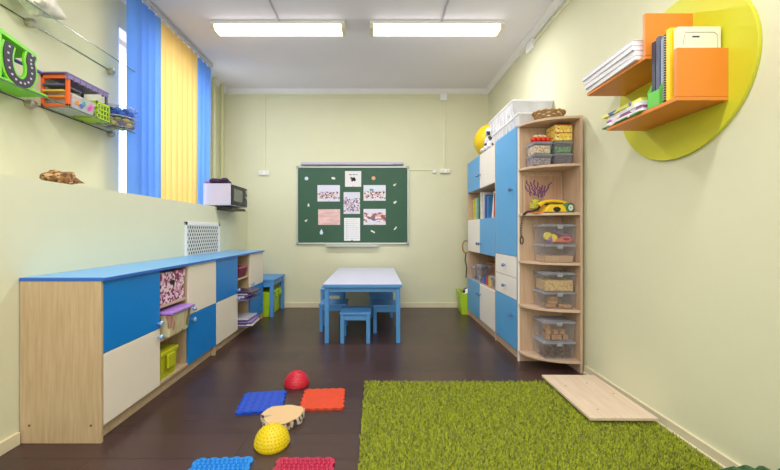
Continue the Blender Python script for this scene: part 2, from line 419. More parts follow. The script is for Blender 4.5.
# ------------------------------------------------------------------ radiator grille
gr = thing('radiator_grille', 'white lattice radiator grille in the lower wall above the cabinets', 'grille', (LX, 3.40, .60))
fr = MB(); y0, y1, z0, z1 = -.335, .345, 0, .485
for d in ((0,.012,y0,y1,z1-.035,z1),(0,.012,y0,y1,z0,z0+.035),(0,.012,y0,y0+.035,z0,z1),(0,.012,y1-.035,y1,z0,z1)): fr.box(*d)
fr.build('frame', M_white, gr, .003)
la = MB(); cw = .041
Y0, Y1, Z0, Z1 = y0+.03, y1-.03, z0+.03, z1-.03
for sgn in (1, -1):
    k = -20
    while k < 40:
        c = k*cw; k += 1        # line y - Y0 = c + sgn*(z-Z0)*.62
        za, zb = Z0, Z1; f = lambda z: Y0 + c + sgn*(z-Z0)*.62
        pts = []
        for z in [Z0+(Z1-Z0)*i/60 for i in range(61)]:
            if Y0 <= f(z) <= Y1: pts.append((.004 if sgn > 0 else .007, f(z), z))
        if len(pts) > 1: la.tube([pts[0], pts[-1]], .0048, 5)
la.build('lattice', mat('white lattice', (226,224,214), .5, var=.03), gr)
MB().box(-.0,.001,Y0,Y1,Z0,Z1).build('backing', mat('painted recess shade', (70,66,60), .9), gr)  # flat dark sheet, its colour stands for the shade behind the lattice

# ------------------------------------------------------------------ low cabinets on the left
DX = .382   # cabinet depth to the door face
def knob_x(parent, y, z, x, sgn, m):
    k = MB(); k.lathe([(.005,0),(.005,.012),(.014,.017),(.016,.024),(.012,.031),(.0,.033)], 8, T(x,y,z) @ RY(sgn*PI/2), smooth=False)
    return k.build('knob', m, parent)
def low_cabinet(label, loc):
    t = thing('low_cabinet', label, 'cabinet', loc, group='low cabinets along the left wall')
    W = 1.172; c1, c2 = .437, .755; fz = .764
    p = box('side_panel', M_oak, (0,DX-.018,0,.016,0,fz-.003), t); p2 = box('side_panel', M_oak, (0,DX-.018,W-.016,W,0,fz-.003), t)
    for y in (c1, c2): box('divider', M_oak, (0,DX-.018,y-.008,y+.008,.075,fz-.003), t)
    box('back_panel', M_oakh, (0,.006,.016,W-.016,.06,fz-.003), t)
    box('bottom_board', M_oakh, (.006,DX-.006,c1,c2,.072,.09), t)
    box('bottom_board', M_oakh, (.006,DX-.02,.016,W-.016,.0715,.0895), t)
    box('plinth', M_oakh, (DX-.05,DX-.034,.016,W-.016,0,.0715), t)
    for z in (.325, .53): box('shelf', M_oakh, (.006,DX-.012,c1+.008,c2-.008,z,z+.016), t)
    box('foot_block', M_oak, (DX-.034,DX-.004,W-.03,W,0,.074), t)
    box('worktop', M_bluetop, (-.002,DX+.014,0,W,fz,fz+.016), t, .003)
    wt = kids(t)[-1]; box('edge_band', M_blueedge, (DX+.014,DX+.0155,0,W,fz,fz+.015), wt, 0)
    box('edge_band', M_blueedge, (-.002,DX+.0145,-.0015,0,fz,fz+.015), wt, 0)
    def door(y0, y1, z0, z1, m, ky, kz, lb):
        d = box('door', m, (DX-.017,DX,y0+.002,y1-.002,z0+.002,z1-.002), t, .0025, label=lb)
        knob_x(d, ky, kz, DX, 1, M_knob)
    door(0, c1, .417, fz, M_blueL, c1-.025, .452, 'blue door'); door(0, c1, .074, .417, M_creamL, c1-.025, .372, 'cream door')
    door(c2, W, .417, fz, M_creamL, c2+.04, .455, 'cream door'); door(c2, W, .074, .417, M_blueL, c2+.04, .38, 'blue door')
    return t
CX = -1.675
lc1 = low_cabinet('near low cabinet with wood end panel, holding the pink patterned box', (CX, 1.6615, 0))
lc2 = again(lc1, 'far low cabinet below the microwave, beside the blue bench', (CX, 2.839, 0))
box('end_panel', M_oak, (0,DX,-.016,-.0005,0,.7635), lc1, label='oak end panel')
box('edge_band', M_blueedge, (-.002,DX+.0155,-.017,-.0005,.764,.779), lc1, 0, label='blue edge of the worktop')
for x in (.045,.335):
    MB().cyl((x,-.0175,.085),(x,-.0155,.085),.006,10).build('screw_cap', mat('brown screw cap', (120,92,64), .5), lc1)
# contents, near cabinet
M_pink = speckle('pink damask card', [(226,190,206),(150,60,100),(232,206,218),(120,44,84),(200,140,170),(236,220,226)], 70, rough=.7)
pb = thing('patterned_box', 'pink and purple patterned cardboard box with lid in the near cabinet', 'box', (-1.445, 2.256, .546))
box('box_body', M_pink, (-.14,.138,-.128,.128,0,.15), pb, .003)
hb = kids(pb)[-1]; MB().prism([(.028*math.cos(a), .016*math.sin(a)) for a in [2*PI*i/16 for i in range(16)]], .1375, .1395, 'YZ', T(0,-.01,.125)).build('handle_hole', M_black, hb)
box('lid', speckle('pink damask lid', [(232,200,212),(170,80,120),(238,214,224),(140,54,96)], 60, rough=.7), (-.145,.143,-.133,.133,.15,.197), pb, .004)
M_beige = speckle('cream box printed with bottles', [(214,204,160),(222,214,176),(206,196,150),(214,204,160),(130,120,90),(222,214,176),(196,140,120)], 30, rough=.4, stretch=(1,1.6,.5))
cb = thing('lidded_box', 'cream printed plastic box with purple lid sticking out of the near cabinet', 'box', (-1.42, 2.256, .341))
b_ = MB(); b_.taper(.30,.22,.34,.25,0,.148); b_.build('box_body', M_beige, cb, .012, 3)
box('lid', mat('lilac plastic lid', (172,128,214), .35, var=.04), (-.18,.185,-.137,.137,.146,.166), cb, .008, seg=3)
yb = thing('handled_bin', 'yellow-green plastic bin on the bottom shelf of the near cabinet', 'bin', (-1.42, 2.2, .09))
M_olive = mat('olive yellow plastic', (186,188,30), .4, var=.05)
b_ = MB(); b_.taper(.22,.15,.24,.17,0,.15,open_top=True); b_.build('bin_body', M_olive, yb, .006, solid=.004)
box('rim', M_olive, (-.125,.13,-.09,.09,.142,.17), yb, .006); box('handle', M_olive, (.125,.14,-.04,.04,.06,.145), yb, .004)
# contents, far cabinet
M_plum = mat('plum wicker', (120,30,66), .6, var=.25, scale=60, bump=.5, bscale=80)
bs = thing('small_basket', 'small plum basket on the upper shelf of the far cabinet', 'basket', (-1.42, 3.435, .546))
b_ = MB(); b_.taper(.2,.17,.24,.21,0,.10,open_top=True); b_.build('basket_body', M_plum, bs, .004, solid=.006)
MB().tube([(-.12,-.105,.1),(.12,-.105,.1),(.12,.105,.1),(-.12,.105,.1)], .008, 8, closed=True).build('rim', mat('rose rim', (190,90,120), .5), bs)
names = ['lilac','dark purple','white','violet','pale grey','indigo']
cols = [(150,130,190),(60,40,80),(228,226,238),(110,90,160),(200,198,214),(70,60,120)]
n = 0
for sh, zz, nm in ((.341,'middle','on the middle shelf'),(.09,'bottom','on the bottom shelf')):
    z = sh
    for i in range(6):
        h = R.uniform(.010,.016); c = cols[(i*5+n) % 6]; nn = names[(i*5+n) % 6]
        t = thing('magazine', f'{nn} magazine in the far cabinet\'s stack {nm}, {["lowest of the stack","second from its bottom","third from its bottom","fourth from its bottom","just under its top","topmost of the stack"][i]}', 'magazine', (-1.375+.04*(i%2)+R.uniform(-.01,.03), 3.42, z), R.uniform(-.06,.06), group=f'magazines {nm} of the far cabinet')
        box('cover', mat('cover '+nn, c, .3, var=.25, scale=25), (-.14,.14,-.12,.12,0,h), t, .001)
        box('pages', M_paper, (-.137,.12,-.1195,.1203,.002,h-.002), t, 0)
        z += h
    n += 3

# ------------------------------------------------------------------ blue bench with lime bins
bn = thing('bench', 'low blue wooden bench between the far cabinet and back wall', 'bench', (-1.425, 4.295, 0))
box('seat_board', M_tblue, (-.235,.245,-.25,.25,.42,.442), bn, .004)
for sx in (-1, 1):
    for sy in (-1, 1): box('leg', M_tblue, (sx*.215-.02, sx*.215+.02, sy*.225-.02, sy*.225+.02, 0, .42), bn, .003)
box('apron', M_tblue, (-.235+.04,.195,-.24,-.225,.35,.42), bn); box('apron', M_tblue, (-.195,.195,.225,.24,.35,.42), bn)
box('apron', M_tblue, (.21,.225,-.205,.205,.36,.42), bn); box('apron', M_tblue, (-.225,-.21,-.205,.205,.36,.42), bn)
lb3 = None
for y, lb in ((4.135,'lime plastic bin under the blue bench, nearest the cabinet'), (4.295,'lime plastic bin under the bench, middle of three'), (4.455,'lime plastic bin under the blue bench, nearest the back wall')):
    if lb3 is None:
        lb3 = thing('lime_bin', lb, 'bin', (-1.42, y, 0), group='lime bins under the bench')
        b_ = MB(); b_.taper(.34,.12,.38,.14,0,.27,open_top=True); b_.build('bin_body', M_limebox, lb3, .006, solid=.004)
        box('rim', M_limebox, (-.195,.2,-.073,.073,.26,.285), lb3, .005)
        box('handle', M_limebox, (.19,.21,-.035,.035,.2,.262), lb3, .004)
    else: again(lb3, lb, (-1.42, y, 0))

# ------------------------------------------------------------------ table and stools
tb = thing('childrens_table', 'low blue table with pale lavender top in front of the board', 'table', (-.121, 3.79, 0))
box('tabletop', M_ttop, (-.35,.35,-.69,.69,.524,.531), tb, .002)
box('top_edge', M_tblue, (-.352,.352,-.692,.692,.497,.524), tb, .003)
for sx in (-1, 1):
    for sy in (-1, 1): box('leg', M_tblue, (sx*.318-.019, sx*.318+.019, sy*.655-.019, sy*.655+.019, 0, .497), tb, .003)
for s in (-1, 1):
    box('apron', M_tblue, (-.299,.299,s*.655-.009,s*.655+.009,.455,.497), tb); box('apron', M_tblue, (s*.318-.009,s*.318+.009,-.636,.636,.455,.497), tb)
st = thing('stool', 'blue square stool at the near end under the table, fully visible', 'stool', (-.185, 3.235, 0), group='blue stools around the table')
box('seat', M_tblue, (-.138,.138,-.138,.138,.256,.277), st, .004)
for sx in (-1, 1):
    for sy in (-1, 1): box('leg', M_tblue, (sx*.115-.017, sx*.115+.017, sy*.115-.017, sy*.115+.017, 0, .256), st, .003)
for s in (-1, 1):
    box('apron', M_tblue, (-.098,.098,s*.115-.008,s*.115+.008,.205,.256), st); box('apron', M_tblue, (s*.115-.008,s*.115+.008,-.098,.098,.205,.256), st)
again(st, 'blue stool poking out at the table\'s left side, nearer of two', (-.43, 3.60, 0))
again(st, 'blue stool at the table\'s right side behind the near stool', (.105, 3.55, 0))
again(st, 'blue stool deep under the table\'s far end, behind the others', (.06, 4.15, 0))
cr_ = thing('stool', 'higher blue stool beside the left side of the table, far one', 'stool', (-.455, 3.99, 0))
box('seat', M_tblue, (-.16,.1,-.14,.14,.345,.363), cr_, .004)
for sx in (-.14,.08):
    for sy in (-1, 1): box('leg', M_tblue, (sx-.016, sx+.016, sy*.118-.016, sy*.118+.016, 0, .345), cr_, .003)
for s in (-1, 1): box('apron', M_tblue, (-.124,.064,s*.118-.008,s*.118+.008,.285,.345), cr_)

# ------------------------------------------------------------------ chalkboard
M_board = mat('green chalkboard', (52,92,70), .6, var=.06, scale=3)
M_alu = mat('aluminium frame', (196,200,196), .35, metal=.6, var=.03)
bd = thing('chalkboard', 'large green magnetic chalkboard on the back wall', 'chalkboard', (-.304, BY-.003, 1.335))
f = MB()
for d in ((-.73,.73,.487,.51),(-.73,.73,-.51,-.487),(-.73,-.712,-.487,.487),(.712,.73,-.487,.487)): f.box(d[0],d[1],-.022,0,d[2],d[3])
f.build('frame', M_alu, bd, .004)
MB().box(-.712,.712,-.012,0,-.487,.487).build('writing_surface', M_board, bd)
for sx in (-1,1):
    for sz in (-1,1): box('corner_cap', mat('grey corner cap', (164,170,172), .5), (sx*.715-.018,sx*.715+.018,-.026,0,sz*.495-.018,sz*.495+.018), bd, .006)
MB().prism([(0,0),(-.06,0),(-.06,.012),(-.052,.005),(0,.005)], -.345, .345, 'YZ', T(0,0,-.535)).box(-.345,.345,-.008,0,-.535,-.505).build('chalk_tray', M_alu, bd)
bl = thing('board_lamp', 'slim white lamp bar along the top of the chalkboard', 'lamp', (-.304, BY-.003, 1.868))
box('lamp_bar', mat('lilac white lamp bar', (188,186,206), .4, var=.02), (-.67,.66,-.06,0,-.014,.022), bl, .01, seg=3)
box('switch_box', mat('grey lamp switch', (150,150,160), .4), (.52,.66,-.062,-.058,-.01,.0), bl, .001)
# papers on the board: origin centre, faces -Y
def bpx(x, y, yy=BY-.018): return (x-376)*yy/350, 1-(y-231)*yy/350
def sheet(x0, x1, y0, y1, m, label, extra=None):
    X0, Z1 = bpx(280+x0/4.275, 150+y0/4.275); X1, Z0 = bpx(280+x1/4.275, 150+y1/4.275)
    wd, hg = X1-X0, Z1-Z0
    t = thing('paper_sheet', label, 'paper', ((X0+X1)/2, BY-.0155, (Z0+Z1)/2), group='papers on the chalkboard')
    p = box('sheet', m, (-wd/2,wd/2,-.0012,0,-hg/2,hg/2), t, 0)
    mg = MB().cyl((0,-.006,-hg/2+.004),(0,-.001,-hg/2+.004),.009,12); mg.build('magnet', M_black if 'list' in label else mat('tan magnet', (200,170,150), .4), t)
    if extra: extra(t, wd, hg)
M_crowd = speckle('photo of people', [(70,60,130),(224,220,232),(196,150,150),(90,70,100),(232,210,200),(224,224,236),(170,150,200),(226,190,170)], 62, (224,222,240), zband=(-.07,.015))
M_crowd2 = speckle('second photo of people', [(50,40,50),(226,224,232),(206,150,150),(90,70,90),(232,210,210),(236,236,240),(220,170,180),(236,236,240)], 58, (222,226,240), zband=(-.07,.02))
M_pinkp = mat('washed pink photo', (232,190,188), .6, var=.28, scale=7, stretch=(1,1,4))
M_pinkp2 = speckle('pink plan photo', [(228,190,190),(170,90,90),(236,226,232),(214,150,146),(130,110,140),(240,236,244)], 22, (228,226,240), zband=(-.06,.05), stretch=(1,1,1.6))
M_mid = speckle('two row photo', [(90,86,140),(226,224,236),(200,190,214),(226,214,206),(206,150,140),(150,146,190)], 64, (222,220,236), zband=(-.11,.06))
M_heart = mat('white drawing paper', (232,230,232), .7, var=.02)
def heart(t, wd, hg):
    for i in range(15):
        a = R.uniform(0, 2*PI); r = R.uniform(0, .035)
        c = R.choice([(150,60,70),(70,110,80),(190,120,60),(90,80,120),(60,60,70)])
        MB().cyl((r*math.cos(a), -.0022, -.005+r*math.sin(a)*.9), (r*math.cos(a), -.001, -.005+r*math.sin(a)*.9), .012, 9).build('print_mark', mat('heart ink %d' % (c[0]), c, .7), t)
    MB().box(-.05,-.02,-.002,-.001,.05,.06).box(-.005,.03,-.002,-.001,.052,.06).box(.04,.055,-.002,-.001,.05,.06).build('print_mark', M_dark, t)
def listing(t, wd, hg):
    m = MB()
    for i in range(11):
        z = hg/2-.025-i*hg/12.2
        m.box(-wd/2+.018, wd/2-.012-R.uniform(0,.05), -.002, -.001, z-.0015, z+.0015)
    m.box(-wd/2+.034,-wd/2+.037,-.002,-.001,-hg/2+.02,hg/2-.015)
    m.build('ruled_lines', mat('grey ink', (170,170,190), .7), t)
sheet(278,347,90,157, M_heart, 'white sheet with a colourful heart drawing at board top centre', heart)
sheet(160,256,150,220, M_crowd, 'photo of a group of children at the board\'s upper left')
sheet(357,452,150,217, M_crowd2, 'photo of a group with teal patch at the board\'s upper right', lambda t, wd, hg: MB().prism([(.03*math.cos(a), .014*math.sin(a)) for a in [i*.5 for i in range(12)]], -.002, -.001, 'XZ', T(-.04,0,.04)).build('print_mark', mat('teal ink', (90,150,150), .7), t))
sheet(272,342,180,273, M_mid, 'narrow photo with two rows of people at board centre')
sheet(163,257,253,320, M_pinkp, 'washed-out pink photo at the board\'s lower left')
sheet(357,452,252,320, M_pinkp2, 'pink and grey photo at the board\'s lower right')
sheet(274,342,290,388, M_paper, 'white sheet with a ruled list at the bottom centre of the board', listing)
# magnets
def magnet(px, py, label, shape, col, sz=.02):
    X, Z = bpx(280+px/4.275, 150+py/4.275)
    m = MB(); mm = mat('magnet %d %d %d' % col, col, .4, var=.06)
    if shape == 'disc': m.lathe([(sz*1.1,0),(sz*1.1,.004),(sz*.8,.008),(0,.009)], 18, RX(PI/2))
    elif shape == 'oval': m.lathe([(sz,0),(sz,.004),(sz*.7,.008),(0,.009)], 18, RY(.25) @ RX(PI/2), sx=1.25, sy=.7)
    elif shape == 'bug':
        m.lathe([(sz*.8,0),(sz*.8,.005),(0,.01)], 14, RX(PI/2)); m.lathe([(sz*.5,0),(sz*.5,.005),(0,.01)], 12, T(sz*.9,0,sz*.7) @ RX(PI/2))
    elif shape == 'drop': m.prism([(0,sz*1.6),(sz*.8,0),(sz*.5,-sz),(-sz*.5,-sz),(-sz*.8,0)], -.008, 0, 'XZ')
    else: m.box(-sz*1.3,sz*1.3,-.008,0,-sz*.4,sz*.4, RY(.5 if shape == 'bar' else -.9))
    tag(m.build('fridge_magnet', mm), label, 'magnet', 'magnets on the chalkboard', loc=(X, BY-.0155, Z))
wm = (222,232,232)
magnet(113,122,'round white magnet in the top left corner of the board','disc',(206,226,236),.022)
magnet(228,121,'oval white magnet at the board top left of the heart sheet','oval',(232,236,226),.022)
magnet(400,121,'round salmon magnet at the board top right of the heart sheet','disc',(226,166,130),.024)
magnet(489,150,'cream magnet near the board\'s upper right edge, highest on that side','bug',(240,232,206),.018)
magnet(490,225,'pale green magnet halfway down the board\'s right side','bug',(222,238,224),.02)
magnet(493,335,'white bow magnet near the board\'s lower right corner','stick',(240,240,240),.02)
magnet(397,349,'white stick magnet below the pink and grey photo','bar',(238,238,236),.022)
magnet(177,352,'large white egg-shaped magnet below the washed-out pink photo','drop',(214,230,238),.028)
magnet(110,303,'small white bug magnet at the board\'s lower left edge','bug',(236,238,234),.016)
magnet(122,236,'white drop magnet halfway down the board\'s left side','drop',(228,234,228),.018)

# ------------------------------------------------------------------ tall cupboards on the right (local x: 0 front .. .38 back)
FX = 1.09; DEP = .358
def knob_m(parent, y, z): return knob_x(parent, y, z, 0, -1, M_knobD)
tall = thing('tall_cupboard', 'narrow tall cupboard with blue doors and two ivory drawers', 'cupboard', (FX, 2.708, 0))
TW = .482
for y in (0, TW-.016): box('side_panel', M_ash, (.018,DEP,y,y+.016,0,1.815), tall)
box('side_panel', M_blueedge, (.0,.018,0,.003,.07,1.815), tall, 0, label='blue edge strip')
box('top_board', M_ashh, (.018,DEP,.016,TW-.016,1.799,1.815), tall); box('back_panel', M_ash, (DEP-.006,DEP,.016,TW-.016,.06,1.799), tall)
box('plinth', M_ashh, (.02,.036,.016,TW-.016,0,.068), tall); box('bottom_board', M_ashh, (.018,DEP-.006,.016,TW-.016,.068,.084), tall)
def door_r(par, y0, y1, z0, z1, m, ky, kz, lb, nm='door'):
    d = box(nm, m, (0,.017,y0+.002,y1-.002,z0+.002,z1-.002), par, .0025, label=lb)
    knob_m(d, ky, kz)
door_r(tall, .003, TW, .80, 1.815, M_blueR, .09, 1.33, 'tall blue door')
door_r(tall, .003, TW, .63, .80, M_creamR, TW*.5, .715, 'ivory drawer', 'drawer'); door_r(tall, .003, TW, .46, .63, M_creamR, TW*.5, .545, 'ivory drawer', 'drawer')
door_r(tall, .003, TW, .07, .46, M_blueR, .09, .33, 'low blue door')
wide = thing('wide_cupboard', 'wide tall cupboard with blue and ivory doors and open shelves', 'cupboard', (FX, 3.192, 0))
WW = .975
for y in (0, WW-.016): box('side_panel', M_ash, (.0,DEP,y,y+.016,0,1.80), wide)
box('top_board', M_ashh, (.018,DEP,.016,WW-.016,1.784,1.80), wide); box('back_panel', M_ash, (DEP-.006,DEP,.016,WW-.016,.06,1.784), wide)
box('plinth', M_ashh, (.02,.036,.016,WW-.016,0,.068), wide)
for z in (.068,.43,.76,1.11,1.445): box('shelf', M_ashh, (.018,DEP-.006,.016,WW-.016,z,z+.016), wide)
hw = WW/2
for z0, z1, a, b, ca, cb2 in ((1.445,1.80,M_creamR,M_blueR,'ivory door','blue door'),(.765,1.128,M_blueR,M_creamR,'blue door','ivory door'),(.07,.445,M_creamR,M_blueR,'ivory door','blue door')):
    kz = z0+.14 if z0 > 1.2 else (z0+z1)/2+(.08 if z0 < .5 else -.08)
    door_r(wide, .003, hw, z0, z1, a, hw-.035, kz, ca); door_r(wide, hw, WW-.003, z0, z1, b, hw+.035, kz, cb2)
# books in the upper opening: local x along depth, spine at front
def book(y, th, hg, col, label, lean=0, dep=.2, z=1.126, m=None, x0=FX+.05):
    t = thing('book', label, 'book', (x0, y, z), rot=(lean,0,0), group='books in the wide cupboard')
    box('cover', m or mat('book %d %d %d' % col, col, .5, var=.12, scale=20), (0,dep,-th/2,th/2,0,hg), t, .0015)
    box('pages', M_paper, (.004,dep+.001,-th/2+.002,th/2-.002,.003,hg+.0008), t, 0)
book(4.09,.05,.24,(222,206,40),'yellow book, farthest one on the cupboard\'s upper open shelf')
book(4.00,.055,.25,(170,206,180),'pale green book, second from the far end of the open shelf', dep=.21)
book(3.925,.04,.22,(120,170,170),'teal book between the pale green and the dark green one')
book(3.865,.035,.27,(60,90,60),'dark green book in the middle of the open shelf')
book(3.81,.03,.30,(236,232,220),'tall thin white book left of the blue folders', dep=.25)
book(3.715,.04,.28,(214,210,222),'pale grey book right behind the blue folders', dep=.25)
book(3.645,.055,.25,(30,80,170),'blue folder with dark top, left of the leaning white book', dep=.26)
book(3.575,.045,.23,(60,130,190),'lighter blue folder touching the leaning white book', dep=.25)
book(3.43,.045,.26,(240,238,236),'white book leaning against the red one', lean=.22, dep=.24)
book(3.365,.05,.24,(190,50,60),'red book at the near end of the open shelf', dep=.25)
book(3.295,.04,.25,(222,206,206),'pale pink book, nearest one on the open shelf', dep=.24)
# jars and cups in the lower opening
def clear_box(label, loc, w, d, h, rz=0, group='clear boxes on the corner shelves', nlatch=1, body=None, lid=None):
    t = thing('storage_box', label, 'storage box', loc, rz, group)
    b = MB(); b.taper(w*.88, d*.88, w*.97, d*.97, .001, h-.018, open_top=True); b.build('box_body', body or M_clear, t, .008, 2)
    l = MB().box(-w/2,w/2,-d/2,d/2,h-.02,h-.006).box(-w*.44,w*.44,-d*.42,d*.42,h-.006,h); l.build('lid', lid or M_clearlid, t, .003)
    for k in range(nlatch): box('latch', mat('grey latch', (150,152,160), .3), (-.02,.02,-d/2-.004,-d/2+.002,h-.035,h-.008), t, .002)
    return t
clear_box('clear box of small toys at the far end of the cupboard\'s low opening', (FX+.12, 4.02, .446), .2, .16, .15, group='boxes in the cupboard opening')
clear_box('clear box in the middle of the cupboard\'s low opening', (FX+.12, 3.80, .446), .2, .18, .19, group='boxes in the cupboard opening')
clear_box('low clear box near the drawers in the cupboard\'s low opening', (FX+.13, 3.36, .446), .22, .2, .12, group='boxes in the cupboard opening')
ob = thing('small_basket', 'orange basket behind the clear boxes in the cupboard opening', 'basket', (FX+.28, 3.95, .446))
b_ = MB(); b_.taper(.14,.26,.16,.3,0,.2,open_top=True); b_.build('basket_body', mat('orange wicker', (206,130,60), .6, var=.2, scale=60, bump=.4), ob, .004, solid=.005)
for (y, z, c, nm) in ((3.64,.446,(60,110,200),'blue'),(3.57,.446,(214,90,70),'red'),(3.50,.446,(236,200,70),'yellow')):
    k = thing('cup', f'small {nm} cup standing in the cupboard\'s low opening', 'cup', (FX+.06, y, z))
    MB().lathe([(.0,.003),(.022,.003),(.028,.085),(.031,.09),(.031,0.086)][0:4], 16).build('cup_body', mat('cup '+nm, c, .35), k)
    MB().tube([(0,-.026,.07),(0,-.045,.06),(0,-.045,.03),(0,-.024,.02)], .004, 6).build('handle', mat('cup '+nm, c, .35), k)
# toys in two of these boxes
toyc = [((70,120,200),'blue'),((220,220,230),'white'),((90,96,120),'grey'),((220,180,70),'yellow')]
for by, bz in ((4.02,.452),(3.80,.452)):
    for i, (c, nm) in enumerate(toyc):
        o = MB(); o.lathe([(.018,0),(.018,.03),(.008,.03),(.008,.038),(0,.038)], 12)
        tag(o.build('toy_brick', mat('brick '+nm, c, .4)), f'{nm} toy peg in the {"far" if by > 4 else "middle"} clear box of the cupboard opening', 'toy', 'pegs in the cupboard boxes', loc=(FX+.06+.035*(i%2), by-.05+.03*i, bz+(.07 if by<4 else .05)*0))

# hoop and cord hanging on the far side
hp = thing('hanging_hoop', 'brown rope loop with dark cord hanging at the wide cupboard\'s far side', 'rope', (FX-.01, 4.19, .86))
MB().tube([(.075*math.cos(a)*.55, .01, -.05+.075*math.sin(a)) for a in [2*PI*i/20 for i in range(20)]], .008, 8, True).build('loop', mat('tan rope', (160,110,60), .8, var=.3, scale=60), hp)
MB().tube([(.0,.01,-.13),(-.01,.01,-.2),(.008,.01,-.3),(.0,.01,-.42)], .007, 8).build('cord', mat('dark cord', (50,60,50), .8, var=.3, scale=60), hp)
MB().box(0,.03,-.006,.012,.02,.035).build('hook', M_metal, hp)
# lime box beside it
lx = thing('lime_crate', 'lime plastic crate on the floor beyond the wide cupboard', 'crate', (1.205, 4.345, 0), -.1)
b_ = MB(); b_.taper(.32,.33,.36,.36,0,.25,open_top=True); b_.build('crate_body', M_limebox, lx, .006, solid=.005)
box('rim', M_limebox, (-.185,-.175,-.185,.185,.235,.26), lx, .003)
MB().tube([(-.187,-.05,.2),(-.2,-.05,.19),(-.2,.05,.19),(-.187,.05,.2)], .005, 6).build('handle', M_limebox, lx)
bq = thing('toy_ball', 'black and white ball poking out of the lime crate', 'ball', (1.12, 4.25, .235))
MB().ball((0,0,0), .075, 18, 12).build('ball_body', M_white, bq)
for a, b in ((2.6,.5),(3.6,.5),(3.1,-.2),(4.3,.0),(2.,.0),(3.1,1.1)):
    c = Vector((math.cos(a)*math.cos(b), math.sin(a)*math.cos(b), math.sin(b)))
    MB().cyl(c*.069, c*.0765, .024, 5).build('black_patch', M_black, bq)

# ------------------------------------------------------------------ corner shelf unit
cs = thing('corner_shelf', 'tall rounded open corner shelf at the end of the cupboards', 'shelf unit', (FX, 2.45, 0))
PW = .342                                   # width to the wall panel
box('wall_panel', M_ash, (PW,PW+.016,.0,.256,0,1.81), cs); box('back_panel', M_ash, (.0,PW,.24,.256,.0,1.81), cs)
def arc(inset=0, n=20):
    a, b = PW-.002, .238
    return [(PW-.0-(a-inset)*math.cos(PI/2*i/n), .24-(b-inset)*math.sin(PI/2*i/n)) for i in range(n+1)] + [(PW, .24)]
for z in (1.792,1.457,1.112,.757,.425,.066):
    m = MB(); m.prism(arc(), z, z+.018); m.build('shelf', M_ashh, cs, .002)
MB().box(.0,.012,.235,.24,.0,1.79).build('edge_strip', M_creamR, cs, .001)
SH = {'s2':1.475,'s3':1.13,'s4':.775,'s5':.443,'s6':.084}
# boxes of shelves 4..6
BX, BYC = 1.309, 2.575
w_, d_ = .234, .172
clear_box('clear box of bright toys, upper one below the telephone', (BX,BYC,SH['s4']+.133), w_, d_, .142)
clear_box('clear box of sand, lower one below the telephone', (BX,BYC,SH['s4']), w_, d_, .133)
clear_box('clear box of pale grain, upper one on the second lowest shelf', (BX,BYC,SH['s5']+.125), w_, d_, .138)
clear_box('clear box of wooden sticks, lower one on the second lowest shelf', (BX,BYC,SH['s5']), w_, d_, .125)
clear_box('clear box of wooden cubes, upper one on the bottom shelf', (BX-.003,BYC,SH['s6']+.13), w_, d_, .145)
clear_box('clear box of pine cones, lower one on the bottom shelf', (BX-.003,BYC,SH['s6']), w_, d_, .13)
def fill(name, m, loc, w, d, h, label, cat):
    vs = []; fs = []; n = 10
    for j in range(n+1):
        for i in range(n+1):
            vs.append(((i/n-.5)*w, (j/n-.5)*d, h*(.9+R.uniform(-.08,.12))))
    for j in range(n):
        for i in range(n):
            q = j*(n+1)+i; fs.append((q, q+1, q+n+2, q+n+1))
    o = MB().add(vs, fs, True); b = MB()
    o.add([(-w/2,-d/2,0),(w/2,-d/2,0),(w/2,d/2,0),(-w/2,d/2,0),(-w/2,-d/2,h*.93),(w/2,-d/2,h*.93),(w/2,d/2,h*.93),(-w/2,d/2,h*.93)], [(0,1,2,3),(0,1,5,4),(1,2,6,5),(2,3,7,6),(3,0,4,7)])
    return tag(o.build(name, m), label, cat, loc=loc, kind='stuff')
fill('sand', mat('play sand', (196,160,122), .9, var=.15, scale=120), (BX,BYC,SH['s4']+.003), w_*.84, d_*.84, .048, 'beige sand filling the box below the toy box', 'sand')
fill('grain', speckle('pale pasta grain', [(206,172,112),(220,190,132),(180,146,88),(212,180,120)], 130), (BX,BYC,SH['s5']+.129), w_*.84, d_*.84, .08, 'pale pasta grain filling the upper box', 'grain')
# toys in the top box
tz = SH['s4']+.138
for (dx, dz, c, nm) in ((-.07,.05,(226,206,80),'pale yellow'),(-.028,.036,(240,214,40),'bright yellow')):
    o = MB(); o.lathe([(0,-.01),(.026,-.01),(.03,-.004),(.03,.004),(.026,.01),(0,.01)], 20, RX(PI/2))
    tag(o.build('toy_disc', mat('toy '+nm, c, .4)), f'{nm} toy disc in the clear toy box', 'toy', loc=(BX+dx, BYC-.045, tz+dz))
o = MB(); o.tube([(.03*math.cos(a)*1.2, 0, .016*math.sin(a)) for a in [2*PI*i/16 for i in range(16)]], .008, 8, True)
tag(o.build('toy_ring', mat('toy coral', (240,90,70), .4)), 'coral toy ring at the right of the clear toy box', 'toy', loc=(BX+.065, BYC-.045, tz+.026))
o = MB(); o.lathe([(.0,-.03),(.012,-.028),(.015,0),(.012,.028),(0,.03)], 12, RY(PI/2))
tag(o.build('toy_block', mat('toy orange red', (236,110,70), .4)), 'orange-red toy beside the coral ring in the toy box', 'toy', loc=(BX+.012, BYC-.05, tz+.018))
o = MB(); o.box(-.06,.06,-.02,.02,-.006,.006, RY(.2)).cyl((-.05,0,.012),(-.05,0,.03),.012,10)
tag(o.build('toy_bat', mat('toy purple', (120,90,150), .4)), 'purple toy bat lying on top in the clear toy box', 'toy', loc=(BX+.045, BYC-.03, tz+.062))
o = MB(); o.ball((0,0,0), .018, 12, 8, (1,.7,1.3))
tag(o.build('toy_egg', mat('toy violet', (150,90,160), .4)), 'violet toy between the two yellow discs', 'toy', loc=(BX-.052, BYC-.05, tz+.022))
